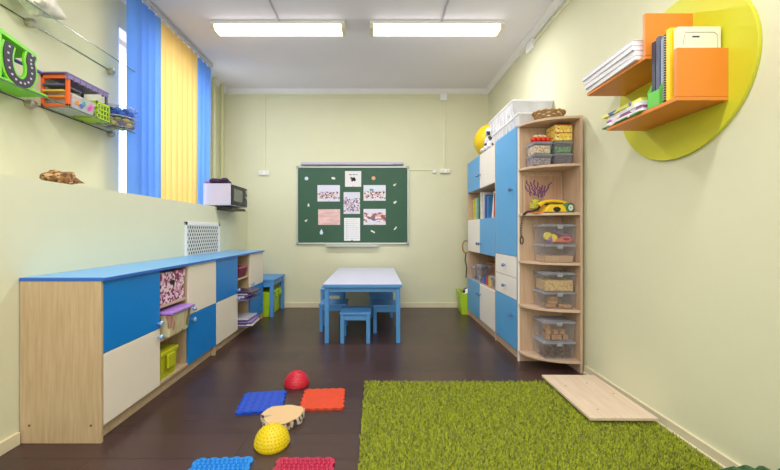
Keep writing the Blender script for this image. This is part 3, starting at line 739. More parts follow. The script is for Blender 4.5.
# wooden sticks and cubes
M_blk = wood('raw wood block', (164,116,70), (196,150,100), 'X', 8)
z = SH['s5']+.006
for i, (dx, dy, dz, rz_) in enumerate(((-.045,-.04,0,.1),(.04,-.045,0,-.15),(-.03,-.035,.026,-.1),(.045,-.01,.0,.3),(-.05,.02,0,.2),(-.02,-.03,.052,.25))):
    o = MB().box(-.032,.032,-.012,.012,0,.024)
    tag(o.build('wooden_block', M_blk, bevel=.002), 'plain wooden stick block in the lower box of the second lowest shelf', 'block', 'wooden sticks in the clear box', loc=(BX+dx, BYC+dy, z+dz), rz=rz_)
o = MB(); o.lathe([(0,0),(.018,.0),(.02,.01),(.012,.024),(0,.026)], 12)
for dx in (.055,.082): 
    q = o.build('wooden_bead', M_blk); tag(q, 'round wooden bead at the right of the stick box', 'block', 'wooden beads in the clear box', loc=(BX+dx-.002, BYC-.055, z))
z = SH['s6']+.136
for i, (dx, dy, dz) in enumerate(((-.07,-.045,0),(-.028,-.05,0),(.014,-.045,0),(.056,-.05,0),(-.06,-.04,.037),(-.015,-.045,.037),(.035,-.04,.037),(-.06,.0,0),(.06,.0,0),(-.07,-.035,.073))):
    o = MB().box(-.017,.017,-.017,.017,0,.034)
    tag(o.build('wooden_cube', M_blk, bevel=.002), 'plain wooden cube in the upper box of the bottom shelf', 'block', 'wooden cubes in the clear box', loc=(BX-.003+dx, BYC+dy, z+dz), rz=R.uniform(-.3,.3))
M_cone = mat('brown cone scales', (120,84,56), .8, var=.4, scale=80)
cn = MB()
for k in range(6):
    zz = k*.0055; r = .016*math.sin(PI*(k+1)/7.2)
    cn.lathe([(r*.55, zz-.002), (r*1.1, zz+.004), (r*.5, zz+.006)], 9, RZ(k*.3), smooth=False)
cone = None
for i in range(20):
    dx = -.082+.041*(i%5)+R.uniform(-.006,.006); layer = i//10; dy = -.05+.035*((i//5)%2)
    if cone is None: cone = cn.build('pine_cone', M_cone); o = cone
    else: o = cone.copy(); C.objects.link(o)
    tag(o, 'small brown pine cone in the lowest clear box', 'pine cone', 'pine cones in the clear box', loc=(BX-.003+dx, BYC+dy, SH['s6']+.008+layer*.036), rz=R.uniform(0,6))
    o.rotation_euler.x = R.uniform(-.5,.5)
# shelf 2: small boxes
M_greyclear = clear('smoky clear plastic', (214,212,222), .2)
a1 = clear_box('small clear box of pale shells, lower left on the top shelf', (1.208, 2.60, SH['s2']), .14, .14, .088, nlatch=0, body=M_greyclear)
clear_box('small clear box of nuts below the apples on the top shelf', (1.208, 2.60, SH['s2']+.088), .14, .14, .088, nlatch=0)
clear_box('small empty grey box, lower right on the top shelf', (1.352, 2.585, SH['s2']), .13, .14, .088, nlatch=0, body=M_greyclear)
clear_box('small clear box of green beads, under the tea cartons', (1.352, 2.585, SH['s2']+.088), .13, .14, .088, nlatch=0, body=M_greyclear)
fill('shells', speckle('pale shells', [(206,190,176),(176,160,150),(226,214,204),(150,136,130)], 110), (1.208,2.60,SH['s2']+.003), .115, .11, .055, 'pale small shells in the lower left small box', 'shells')
fill('nuts', speckle('nuts', [(226,206,170),(190,160,120),(236,224,200),(206,180,140)], 110), (1.208,2.60,SH['s2']+.091), .115, .11, .06, 'cream nuts filling the small box under the apples', 'nuts')
fill('green_beads', speckle('green beads', [(70,190,60),(110,210,80),(50,150,50),(150,220,120)], 90), (1.352,2.585,SH['s2']+.091), .11, .115, .045, 'green beads in the small box under the cartons', 'beads')
ap = None
M_red = mat('red apple skin', (224,44,34), .35, var=.3, scale=20); M_stalk = mat('apple stalk', (90,60,30), .8)
for i, (dx, dy, dz) in enumerate(((-.055,-.035,0),(-.02,-.04,0),(.015,-.038,0),(.05,-.035,0),(-.035,-.0,.0),(.035,.0,.0),(.0,-.0,.0))):
    if ap is None:
        ap = thing('toy_apple', '', 'toy fruit', (0,0,0), group='red toy apples on the top shelf')
        MB().lathe([(0,.004),(.008,.001),(.016,.006),(.02,.018),(.017,.03),(.008,.035),(0,.031)], 14).build('fruit', M_red, ap)
        MB().cyl((0,0,.03),(.003,0,.041),.0016,6).build('stalk', M_stalk, ap); o = ap
    else: o = copy_tree(ap)
    o['label'] = 'small red toy apple heaped on the left small box of the top shelf'; o.location = (1.208+dx, 2.60+dy, SH['s2']+.177+dz)
for i, (dx, dy) in enumerate(((-.03,-.02),(.0,-.025),(.03,-.02))):
    o = MB(); o.ball((0,0,.014), .016, 12, 8, (1.3,1,.85))
    tag(o.build('toy_bun', mat('cream bun', (232,196,140), .6, var=.2, scale=40)), 'cream toy bun lying on the red toy apples', 'toy food', 'toy buns on the apples', loc=(1.208+dx, 2.60+dy, SH['s2']+.206))
M_tea = speckle('yellow tea carton', [(232,200,70),(238,218,120),(220,180,60),(236,210,90),(200,110,50),(240,228,160),(234,204,80),(236,214,110)], 85, rough=.4)
tea = thing('tea_carton', 'yellow carton on the right of the top shelf, lower of two', 'carton', (1.352, 2.585, SH['s2']+.177), group='yellow cartons')
box('carton_body', M_tea, (-.062,.062,-.065,.065,0,.057), tea, .002); box('lid_flap', mat('red carton edge', (196,60,40), .5), (-.062,.062,-.0655,-.064,.052,.0575), tea, 0)
again(tea, 'yellow carton on the right of the top shelf, upper of two', (1.352, 2.5855, SH['s2']+.2355), .04)
# shelf 3: plaque, flower pot, telephone, tape
pq = thing('lavender_plaque', 'wooden plaque with painted purple lavender at the back of the telephone shelf', 'plaque', (1.275, 2.672, SH['s3']), rot=(-.03,0,0))
box('board', wood('plaque wood', (176,136,112), (196,158,134), 'Z'), (-.148,.148,0,.008,0,.30), pq, .002)
fr = MB(); fr.box(-.15,-.138,-.004,.0,0,.302).box(.138,.15,-.004,0,0,.302).box(-.15,.15,-.004,0,.29,.302)
fr.build('frame', M_ash, pq)
M_lav = mat('lavender paint', (112,66,112), .7, var=.25, scale=60)
lv = MB(); stx = MB()
for i in range(9):
    a = -.55+.13*i; ln = .17+R.uniform(-.04,.035)
    x0, z0 = -.045+.002*i, .07; x1, z1 = x0+ln*math.sin(a), z0+ln*math.cos(a)
    stx.box(-.0012,.0012,-.0015,0,0,ln, T(x0,0,z0) @ RY(a))
    for k in range(9):
        u = .45+.55*k/8
        lv.ball((x0+(x1-x0)*u+R.uniform(-.006,.006), -.001, z0+(z1-z0)*u), .0068, 7, 4, (1,.15,1.2))
stx.build('painted_stems', mat('stem paint', (120,130,80), .7), pq); lv.build('painted_flowers', M_lav, pq)
fp = thing('flower_pot', 'small pot of yellow-green flowers left of the telephone', 'flower pot', (1.178, 2.60, SH['s3']))
MB().lathe([(.016,0),(.022,.035),(.024,.038),(.02,.036),(0,.03)], 14).build('pot', mat('olive pot', (150,150,60), .6), fp)
fo = MB()
for i in range(60):
    a = R.uniform(0,6.28); r = R.uniform(0,.032); fo.ball((r*math.cos(a), r*math.sin(a), .035+R.uniform(0,.065)), .0065, 7, 4)
fo.build('blossoms', mat('yellow green blossoms', (206,206,70), .7, var=.3, scale=70), fp)
tag(box('note_pad', mat('orange note pad', (226,130,70), .6), (-.045,.045,-.03,.03,0,.008)), 'small orange pad lying left of the telephone', 'note pad', loc=(1.19, 2.55, SH['s3']))
ph = thing('toy_telephone', 'yellow desk telephone with black coiled cord on the corner shelf', 'telephone', (1.298, 2.565, SH['s3']))
M_phy = mat('yellow telephone plastic', (236,196,40), .3, var=.04)
b_ = MB(); b_.prism([(-.085,.004),(.085,.004),(.075,.03),(.045,.062),(-.045,.062),(-.075,.03)], -.055, .055, 'XZ'); b_.build('base', M_phy, ph, .008, 3)
bb = kids(ph)[-1]; box('base_plate', M_black, (-.09,.09,-.058,.058,0,.006), ph, .003)
MB().lathe([(.0,0),(.03,0),(.03,.004),(.012,.006),(0,.006)], 18, T(0,-.05,.036) @ RX(PI/2-.15)).build('dial', M_black, bb)
hs = [(-.105,0,.058),(-.085,0,.072),(-.055,0,.085),(0,0,.09),(.055,0,.085),(.085,0,.072),(.105,0,.058)]
h_ = MB(); h_.tube(hs, [.018,.017,.013,.012,.013,.017,.018], 12); h_.build('handset', M_phy, ph)
ho = kids(ph)[-1]
MB().box(-.06,.06,-.03,.03,.062,.07).build('cradle', M_black, ph, .004)
cord = []
path = [(-.1,-.01,.05),(-.125,-.03,.03),(-.15,-.01,.015),(-.18,.03,.012),(-.198,.045,-.01),(-.206,.052,-.06),(-.212,.05,-.12),(-.21,.05,-.175)]
P_ = [Vector(p) for p in path]
for i in range(160):
    u = i/159*(len(P_)-1); k = min(int(u), len(P_)-2); p = P_[k].lerp(P_[k+1], u-k)
    a = i*.9; cord.append(p+Vector((.0065*math.cos(a), .004*math.sin(a), .0045*math.sin(a))))
MB().tube(cord, .0032, 5).build('coiled_cord', M_black, ph)
MB().tube([(-.21+.011*math.sin(a), .048, -.2+.028*math.cos(a)) for a in [2*PI*i/16 for i in range(16)]], .0045, 6, True).build('cord_loop', M_black, ph)
tp = thing('tape_roll', 'green and white tape roll standing right of the telephone', 'tape', (1.392, 2.53, SH['s3']+.037))
MB().lathe([(.016,-.018),(.037,-.018),(.037,.018),(.016,.018),(.016,-.018)], 24, RZ(.35) @ RX(PI/2)).build('tape_band', mat('green tape', (60,130,90), .4), tp)
MB().lathe([(.010,-.0195),(.022,-.0195),(.022,.0195),(.010,.0195),(.010,-.0195)], 20, RZ(.35) @ RX(PI/2)).build('tape_core', M_white, tp)

# ------------------------------------------------------------------ on top of the cupboards
bsk = thing('wicker_basket', 'small shallow wicker basket on top of the corner shelf', 'basket', (1.275, 2.585, 1.81))
M_wick = mat('woven wicker', (176,136,84), .8, var=.35, scale=70, bump=.8, bscale=90)
wk = MB()
for k in range(5):
    z = .006+.011*k; rx, ry = .085+.006*k, .062+.005*k
    wk.tube([(rx*math.cos(a), ry*math.sin(a), z+.003*math.sin(a*9+k*PI)) for a in [2*PI*i/40 for i in range(40)]], .006, 6, True)
wk.lathe([(.0,.002),(.085,.002),(.085,.005),(0,.005)], 24, sy=.73); wk.build('woven_bowl', M_wick, bsk)
MB().tube([(.112*math.cos(a), .085*math.sin(a), .058+.004*math.sin(a*14)) for a in [2*PI*i/56 for i in range(56)]], .008, 6, True).build('braided_rim', M_wick, bsk)
M_bin = clear('milky storage plastic', (250,250,254), .62, .3); M_lidw = mat('white bin lid', (246,247,252), .45, var=.02)
def big_bin(label, loc, w, d, h, ribs=7):
    t = thing('storage_bin', label, 'storage bin', loc, group='white bins on top of the tall cupboards')
    b = MB(); b.taper(w*.88,d*.92,w*.97,d*.98,0.001,h-.02,open_top=True)
    for k in range(ribs):
        y = -d*.42+d*.84*k/(ribs-1)
        b.box(-w*.485,-w*.465,y-.006,y+.006,.01,h-.02)
    b.build('bin_body', M_bin, t, .004)
    l = MB().box(-w/2,w/2,-d/2,d/2,h-.025,h-.012).box(-w*.45,w*.45,-d*.47,d*.47,h-.012,h); l.build('lid', M_lidw, t, .004)
    return t
big_bin('lower long white bin on top of the narrow cupboard', (1.29, 3.08, 1.816), .36, .60, .115)
big_bin('upper large white bin stacked over the lower long bin', (1.30, 3.20, 1.932), .35, .62, .165)
for (x, y, z, c, nm) in ((1.17,3.0,1.945,(90,110,150),'blue'),(1.17,3.14,1.95,(70,76,100),'dark'),(1.17,3.30,1.945,(226,196,180),'beige'),(1.17,3.44,1.95,(120,130,160),'grey')):
    o = MB(); o.ball((0,0,.04), .045, 10, 7, (.7,1.2,1))
    tag(o.build('soft_toy', mat('soft '+nm, c, .9, var=.3, scale=40)), f'{nm} soft bundle seen through the upper white bin', 'soft toy', loc=(x,y,z))
sb = thing('lidded_tray', 'low white box at the near end of the cupboard tops', 'box', (1.20, 2.735, 1.816))
b_ = MB(); b_.taper(.19,.07,.2,.08,0,.085); b_.build('tray_body', M_bin, sb, .004); box('lid', M_lidw, (-.105,.105,-.043,.043,.085,.1), sb, .004)
rc = MB(); rc.ball((0,0,.035), .04, 14, 8, (1.4,1,.9))
tag(rc.build('soft_toy', mat('peach cloth', (238,214,196), .9, var=.1)), 'peach cloth bundle behind the wicker basket', 'soft toy', loc=(1.36, 2.735, 1.814))
yl = thing('exercise_ball', 'big yellow ball on the far end of the cupboard top', 'ball', (1.26, 3.83, 1.8))
MB().ball((0,0,.185), .185, 32, 20).build('ball_body', mat('glossy yellow rubber', (232,196,20), .3, var=.03), yl)
MB().lathe([(.0,0),(.012,0),(.012,.006),(0,.006)], 12, T(-.166,-.05,.245) @ RY(-1.1)).build('valve', mat('pale valve', (240,224,120), .5), yl)
sp = thing('spotted_plush', 'black and white spotted plush toy beside the yellow ball', 'soft toy', (1.16, 3.55, 1.8))
M_spot = speckle('black and white plush', [(226,226,230),(60,60,70),(216,216,224),(190,190,200),(90,90,100),(236,236,236)], 26, rough=.9)
MB().ball((0,0,.09), .085, 18, 12, (.7,1,1.05)).build('body', M_spot, sp)
MB().ball((0,-.01,.2), .055, 16, 10).build('head', M_spot, sp)
hd = kids(sp)[-1]
for s in (-1, 1): MB().ball((0,s*.045-.01,.245), .02, 10, 7, (.6,1,1.2)).build('ear', M_black, hd)
for s in (-1, 1): MB().ball((-.05,s*.06,.03), .03, 10, 7, (1.3,.8,.8)).build('paw', M_spot, sp)

# ------------------------------------------------------------------ round wall shelf on the right
ws = thing('wall_shelf', 'round acid-yellow wall shelf with two orange L-shaped ledges', 'wall shelf', (RXW-.001, 1.709, 1.730))
dp = MB(); dp.prism([(.379*math.cos(a), .379*math.sin(a)) for a in [2*PI*i/72 for i in range(72)]], -.015, 0, 'YZ'); dp.build('backing_disc', M_yellow, ws, .002)
def ledge(yn, yf, zb, zt, xl, lb):
    o = box('ledge', M_orange, (xl,-.0152,yn,yf,zb-.008,zb+.008), ws, .0015, label=lb)
    box('end_panel', M_orange, (xl,-.0152,yn,yn+.017,zb+.0085,zt), o, .0015)
    for y in (yn+.09, yn+.3): MB().cyl((-.05,y,zb-.0095),(-.05,y,zb-.0075),.005,10).build('screw', M_metal, o)
X_ = RXW-.001
ledge(1.606-1.709, 2.05-1.709, 1.797-1.730, 2.0-1.730, 1.236-X_, 'upper orange ledge')
ledge(1.444-1.709, 1.885-1.709, 1.547-1.730, 1.757-1.730, 1.242-X_, 'lower orange ledge')
MB().cyl((-.018,.02,.235),(-.014,.02,.235),.006,10).build('screw', M_metal, ws)
zU, zL = 1.8055, 1.5555
# white folders on the upper ledge (sagging fan stack)
fo_n = ['lowest', 'second from below', 'third from below', 'topmost']
for i in range(4):
    t = thing('white_folder', f'thick white folder on the upper orange ledge, {fo_n[i]} of the stack', 'folder', (1.338-.005*i, 1.845+.004*i, zU+.0245*i), R.uniform(-.04,.04), group='white folders on the upper ledge')
    m = MB(); vs = []; fs = []; n = 10
    box('cover', M_paper, (-.112,.105,-.205,.205,0,.003), t, .001); box('pages', mat('page block', (240,238,246), .8, var=.04, scale=3, stretch=(.1,.1,200)), (-.111,.102,-.203,.203,.003,.021), t, .002)
    box('cover', M_paper, (-.112,.105,-.205,.205,.021,.0242), t, .001)
# lower ledge
mh = thing('magazine_holder', 'bright green magazine holder on the lower orange ledge', 'magazine holder', (1.33, 1.57, zL))
M_grn = mat('green holder plastic', (110,206,84), .35, var=.04)
side = [(-.085,0),(.085,0),(.085,.07),(.03,.21),(-.085,.21)]
# holder opens to the room (-X); local x depth, local y thickness
h_ = MB()
for y in (-.035,.033): h_.prism([(-.085,0),(.085,0),(.085,.25),(.03,.25),(-.01,.22),(-.085,.075)], y, y+.003, 'XZ')
h_.box(-.085,.085,-.035,.036,0,.003); h_.box(-.085,-.082,-.035,.036,0,.07); h_.box(.082,.085,-.035,.036,0,.21)
h_.build('holder_body', M_grn, mh, .0008)
def upright(name, y, th, hg, m, label, x0=1.262, dep=.175, spine=None, lean=0):
    t = thing(name, label, 'folder', (x0, y, zL+.004), rot=(lean,0,0), group='folders on the lower ledge')
    box('cover', m, (0,dep,-th/2,th/2,0,hg), t, .001); box('pages', M_paper, (.003,dep-.002,-th/2+.002,th/2-.002,.003,hg+.001), t, 0)
    return t
upright('folder', 1.592, .018, .30, M_dark, 'slate folder standing in the green holder, farther one')
upright('folder', 1.568, .02, .31, mat('blue grey card', (96,102,130), .5, var=.08), 'blue-grey folder standing in the green holder, middle one')
upright('folder', 1.545, .012, .29, mat('pale blue card', (150,180,214), .5, var=.08), 'pale blue folder in the green holder, nearer one')
sn = upright('spiral_notebook', 1.522, .014, .295, M_black, 'black spiral notebook between the green holder and yellow folder', x0=1.256)
spn = MB()
for k in range(26): spn.tube([(-.002+.007*math.cos(a), .007*math.sin(a), .012+.0108*k) for a in [2*PI*i/10 for i in range(10)]], .0012, 5, True)
spn.build('spiral_binding', M_white, sn)
upright('folder', 1.498, .02, .305, mat('sunny yellow card', (250,214,20), .4, var=.04), 'bright yellow folder beside the near orange end panel', x0=1.25, dep=.19)
wb = upright('white_book', 1.474, .022, .295, mat('cream cover', (240,236,214), .5, var=.03), 'cream white booklet behind the near orange end panel', x0=1.262, dep=.18)
o = MB(); o.tube([(.02,-.0118,.22),(.03,-.0118,.272),(.15,-.0118,.272),(.165,-.0118,.26),(.165,-.0118,.2)], .0012, 5); o.build('printed_border', mat('grey ink', (170,170,190), .7), wb)
MB().box(.06,.09,-.0122,-.011,.25,.256).build('printed_line', M_dark, wb)
# flat books
z = zL; fl = [((40,130,70),.008,'thin green book, lowest of the flat pile on the orange ledge',.20,.29),((236,232,228),.012,'white book, second lowest of the flat pile on the ledge',.19,.25),
      ((150,80,140),.014,'purple spotted book in the middle of the flat pile on the ledge',.19,.25),((220,220,226),.02,'grey-white thick book near the top of the flat pile',.19,.25),((206,206,90),.016,'yellow-green patterned book on top of the flat pile',.20,.27)]
for i, (c, h, lb, wd, ln) in enumerate(fl):
    t = thing('book', lb, 'book', (1.335, 1.755+(.02 if i in (0,4) else 0), z), R.uniform(-.07,.07), group='flat books on the lower ledge')
    m = speckle('cover print %d' % i, [c, tuple(min(255, v+30) for v in c), c, (90,110,150) if i == 4 else (230,220,225)], 34, rough=.4)
    box('cover', m, (-wd/2,wd/2,-ln/2,ln/2,0,h), t, .001); box('pages', M_paper, (-wd/2+.003,wd/2-.003,-ln/2+.003,ln/2+.0005,.002,h-.002), t, 0)
    z += h

# ------------------------------------------------------------------ glass wall shelves on the left
gs = thing('glass_shelf', 'clear glass wall shelf, upper of two, carrying the white shell', 'shelf', (UX, 1.62, 2.19))
box('glass_panel', M_glass, (.004,.172,0,1.0,-.004,.004), gs, .001)
gp = kids(gs)[-1]; box('front_edge', mat('dark glass edge', (96,116,100), .2), (.172,.1735,0,1.0,-.0035,.0035), gp, 0)
box('back_edge', mat('dark glass edge', (96,116,100), .2), (.003,.004,0,1.0,-.0035,.0035), gp, 0)
for y in (.36, .965):
    b = MB(); b.lathe([(.0,0),(.02,0),(.026,.02),(.02,.045),(0,.052)], 16, T(0,y,-.012) @ RY(PI/2)); b.build('clamp', M_metal, gs)
again(gs, 'clear glass wall shelf, lower of two, crowded with toys', (UX, 1.62, 1.73))
def shell(label, loc, ln, m, rot, flat=.75, amp=.14, fat=.30):
    t = thing('seashell', label, 'seashell', loc, rot=rot, group='large seashells on the left')
    vs = []; fs = []; n = 44; seg = 22
    for i in range(n+1):
        u = i/n; x = (u-.5)*ln
        r = ln*fat*(u/.62)**1.15 if u < .62 else ln*fat*max(0, (1-u)/.38)**.75
        rib = 1+amp*math.sin(u*58)*(1 if u > .5 else .35)
        for k in range(seg):
            a = 2*PI*k/seg
            kn = 1+.16*math.cos(5*a+u*14)*(math.exp(-((u-.62)/.14)**2))
            rr = max(r*rib*kn, .0006); vs.append((x, rr*math.cos(a), rr*math.sin(a)*flat))
    for i in range(n):
        for k in range(seg):
            k2 = (k+1) % seg; fs.append((i*seg+k, i*seg+k2, (i+1)*seg+k2, (i+1)*seg+k))
    fs.append(tuple(range(seg))); fs.append(tuple(n*seg+k for k in range(seg)))
    MB().add(vs, fs, True).build('shell_body', m, t)
    # flared lip along the opening
    vs = []; fs = []
    for i in range(15):
        u = i/14; x = (-.30+.50*u)*ln; wv = ln*.16*math.sin(PI*(.12+.8*u))
        for j in range(4):
            q = j/3; vs.append((x, -ln*.16-wv*q, -ln*.04-ln*.08*q*q))
    for i in range(14):
        for j in range(3): a = i*4+j; fs.append((a, a+1, a+5, a+4))
    MB().add(vs, fs, True).build('shell_lip', m, t, solid=.004)
    return t
M_wsh = mat('chalky white shell', (236,230,218), .6, var=.08, scale=18, bump=.5, bscale=30)
M_bsh = speckle('brown mottled shell', [(176,134,84),(112,74,44),(204,164,112),(92,62,42),(160,116,70),(140,96,58)], 75, rough=.6, stretch=(.6,1,1))
shell('big white seashell on the upper glass shelf', (-1.878, 1.895, 2.272), .33, M_wsh, (.3,.3,.95), .8, .03)
shell('brown mottled seashell lying on the window sill ledge', (-1.785, 2.01, SILL+.040), .33, M_bsh, (0,0,-PI/2+.12), .52, .2, .235)
# toys on the lower shelf
TZ = 1.7345
ty = thing('track_toy', 'lime green toy frame with black curved road on the lower glass shelf', 'toy', (-1.89, 1.72, TZ))
b_ = MB(); b_.box(-.075,.085,-.12,.205,0,.012); b_.build('base', M_lime, ty, .003)
px = .085
pts = [(.006,.19),(-.004,.14),(.0,.08),(.02,.036),(.056,.018),(.09,.03),(.112,.07),(.114,.12),(.108,.15),(.118,.19)]
def smooth_pts(p, k=5):
    out = []
    for i in range(len(p)-1):
        p0 = p[max(0,i-1)]; p1 = p[i]; p2 = p[i+1]; p3 = p[min(len(p)-1,i+2)]
        for j in range(k):
            t = j/k
            out.append(tuple(.5*((2*p1[d])+(-p0[d]+p2[d])*t+(2*p0[d]-5*p1[d]+4*p2[d]-p3[d])*t*t+(-p0[d]+3*p1[d]-3*p2[d]+p3[d])*t**3) for d in (0,1)))
    return out+[p[-1]]
sp_ = smooth_pts(pts)
MB().ribbon(sp_, .064, px-.014, px-.002).build('road_border', M_lime, ty)
rd = MB().ribbon(sp_, .042, px-.003, px+.002).build('road', mat('black road print', (44,36,52), .5, var=.3, scale=80), ty)
for i in range(2, len(sp_)-1, 3):
    a, b = sp_[i]; MB().cyl((px+.0015,a,b),(px+.003,a,b),.0058,6).build('road_marking', mat('pale lilac mark', (196,188,214), .5), rd)
b_ = MB(); b_.prism([(-.12,.235),(.145,.185),(.145,.205),(-.12,.262)], -.075, .085, 'YZ'); b_.build('roof', M_lime, ty, .003)
b_ = MB(); b_.box(.066,.085,-.12,-.09,.012,.235).box(-.075,-.06,-.12,.14,.012,.19).box(.066,.085,-.05,-.03,.012,.22); b_.build('post', M_lime, ty, .003)
MB().cyl((.03,-.12,.145),(.03,.225,.145),.009,12).build('rod', mat('violet rod', (98,80,190), .35), ty)
MB().cyl((.03,-.1,.10),(.03,.11,.06),.014,12).build('tube', mat('teal tube', (20,150,120), .35), ty); MB().cyl((.03,.0,.04),(.03,.12,.032),.012,12).build('tube', mat('sky tube', (40,160,200), .35), ty)
ga = thing('toy_garage', 'orange toy garage with purple roof on the lower glass shelf', 'toy', (-1.89, 2.2, TZ))
M_ot = mat('orange toy plastic', (246,104,40), .35, var=.04); M_pr = mat('purple toy roof', (134,118,168), .5, var=.06)
b_ = MB()
for d in ((-.085,.08,.0,.018),(-.085,.08,.165,.188),(-.085,-.068,0,.188),(.06,.08,0,.188)): b_.box(d[0],d[1],-.14,-.125,d[2],d[3])
b_.build('front_frame', M_ot, ga, .003)
for z, c in ((.05,(236,140,60)),(.085,(226,196,90)),(.12,(90,90,130))): box('level', mat('level %d' % c[0], c, .4), (-.067,.058,-.15,-.02,z,z+.012), ga, .002)
b_ = MB(); b_.box(-.09,.085,-.155,.17,.19,.198)
b_.build('roof', M_pr, ga, .002)
rf = kids(ga)[-1]
b_ = MB()
for k in range(7): b_.box(.07,.086,-.15+.045*k,-.144+.045*k,.158+.0,.19)
b_.box(.079,.082,-.15,.165,.165,.19); b_.build('roof_fringe', M_pr, rf)
b_ = MB()
for (x, y) in ((-.08,.15),(.075,.155)): b_.box(x-.006,x+.006,y-.006,y+.006,0,.19)
b_.build('post', mat('grey violet post', (90,86,110), .5), ga)
fb = thing('flower_box', 'small clear box with flower stickers under the toy garage roof', 'box', (-1.885, 2.165, TZ))
b_ = MB(); b_.taper(.15,.15,.165,.165,.0,.085,open_top=True); b_.build('box_body', clear('milky clear box', (226,228,236), .5, .2), fb, .005)
for (y, z, c) in ((.04,.035,(236,80,190)),(-.02,.03,(90,110,190)),(.0,.05,(70,170,170)),(-.05,.04,(240,150,60)),(.055,.055,(240,110,200))):
    b = MB()
    for k in range(5): b.cyl((.079,y+.009*math.cos(k*1.257),z+.009*math.sin(k*1.257)),(.0815,y+.009*math.cos(k*1.257),z+.009*math.sin(k*1.257)),.006,8)
    b.build('flower_sticker', mat('sticker %d %d' % c[:2], c, .5), fb)
gb = thing('lattice_basket', 'lime lattice basket beyond the toy garage on the glass shelf', 'basket', (-1.885, 2.325, TZ))
b_ = MB()
for s in (-1,1):
    for k in range(5): b_.box(s*.075-.002,s*.075+.002,-.055+.0245*k,-.047+.0245*k,0,.11)
    for k in range(6): b_.box(-.075+.0285*k,-.067+.0285*k,s*.055-.002,s*.055+.002,0,.11)
for z in (0,.03,.06,.095):
    h = .016 if z > .09 else .008
    for s in (-1,1): b_.box(s*.075-.003,s*.075+.003,-.058,.058,z,z+h); b_.box(-.078,.078,s*.055-.003,s*.055+.003,z,z+h)
b_.box(-.075,.075,-.055,.055,0,.004); b_.build('basket_body', M_limebox, gb)
for i in range(2):
    bw = thing('round_tub', ['clear round tub of mixed pebbles at the glass shelf end, lower one','clear round tub of blue pieces at the glass shelf end, upper one'][i], 'tub', (-1.84, 2.495, TZ+.068*i), group='round tubs at the shelf end')
    MB().lathe([(0,.001),(.095,.001),(.112,.06)], 32).build('tub_body', clear('glossy tub plastic', (240,242,248), .04, .1, .12), bw)
    MB().tube([(.114*math.cos(a), .114*math.sin(a), .062) for a in [2*PI*k/36 for k in range(36)]], .005, 6, True).build('rim', M_clearlid, bw)
pal = [[(200,180,120),(120,100,130),(226,214,190),(150,160,90)], [(16,80,200),(40,120,230),(14,50,150),(50,140,226)]]
nm = [['tan','mauve','cream','olive'],['deep blue','bright blue','navy','light blue']]
for i in range(2):
    for k in range(26):
        r = .076 if k < 20 else .04; lay = (k//10)*.026 if k < 20 else .02
        a = 2*PI*(k+.5*(k//10))/10 if k < 20 else 2*PI*k/6
        o = MB(); o.ball((0,0,0), .0235, 9, 6, (1.15,1,.68))
        q = (k+k//10) % 4
        tag(o.build('pebble_bead', mat('bead %d %d' % (i, q), pal[i][q], .4, var=.1)), f'{nm[i][q]} bead in the {"upper" if i else "lower"} round tub on the glass shelf', 'bead', f'{nm[i][q]} beads in the {"upper" if i else "lower"} tub', loc=(-1.84+r*math.cos(a), 2.495+r*math.sin(a), TZ+.068*i+.017+lay), rz=R.uniform(0,3))

# ------------------------------------------------------------------ floor things
def mat_tile(label, loc, rz, m, nodules, sz=.238):
    t = thing('massage_mat', label, 'mat', loc, rz, group='puzzle massage mats on the floor')
    out = []; h = sz/2; nt = 5
    def edge(p0, p1):
        d = Vector(p1)-Vector(p0); nrm = Vector((d.y, -d.x)).normalized()
        for i in range(nt):
            for (u, w_) in ((0,0),(.25,0),(.22,.005),(.5,.008),(.78,.005),(.75,0)):
                q = Vector(p0)+d*((i+u)/nt)+nrm*w_; out.append((q.x, q.y))
    edge((-h,-h),(h,-h)); edge((h,-h),(h,h)); edge((h,h),(-h,h)); edge((-h,h),(-h,-h))
    MB().prism(out, 0, .012).build('base', m, t, 0)
    nb = MB()
    if nodules == 'ridge':
        for k in range(15):
            y = -h+.012+(sz-.024)*k/14
            pts_ = [(-h+.01+(sz-.02)*i/24, y+.003*math.sin(i*1.3), .013) for i in range(25)]
            nb.tube(pts_, .0048, 6)
    elif nodules == 'smooth':
        for i in range(18):
            for j in range(18): nb.ball((-h+.016+(sz-.032)*i/17, -h+.016+(sz-.032)*j/17, .0115), .0028, 5, 2, z0=0)
    else:
        for i in range(11):
            for j in range(11):
                nb.lathe([(.0095,0),(.0075,.006),(.004,.0095),(0,.0105)], 7, T(-h+.018+(sz-.036)*(i+.25*(j%2))/10.3, -h+.018+(sz-.036)*j/10, .012))
    nb.build('nodules', m, t)
M_rub = lambda n, c: mat(n, c, .45, var=.06, scale=20)
mat_tile('royal blue ridged puzzle mat on the floor beside the log slice', (-.66, 2.035, 0), .14, M_rub('royal blue rubber', (10,70,190)), 'ridge')
mat_tile('orange-red puzzle mat on the floor right of the log slice', (-.312, 2.072, 0), .06, M_rub('orange red rubber', (214,70,34)), 'smooth')
mat_tile('sky blue knobbly puzzle mat at the bottom of the room view', (-.65, 1.405, 0), .06, M_rub('sky blue rubber', (20,130,214)), 'knob')
mat_tile('crimson knobbly puzzle mat nearest the green rug', (-.302, 1.405, 0), .0, M_rub('crimson rubber', (180,32,72)), 'knob')
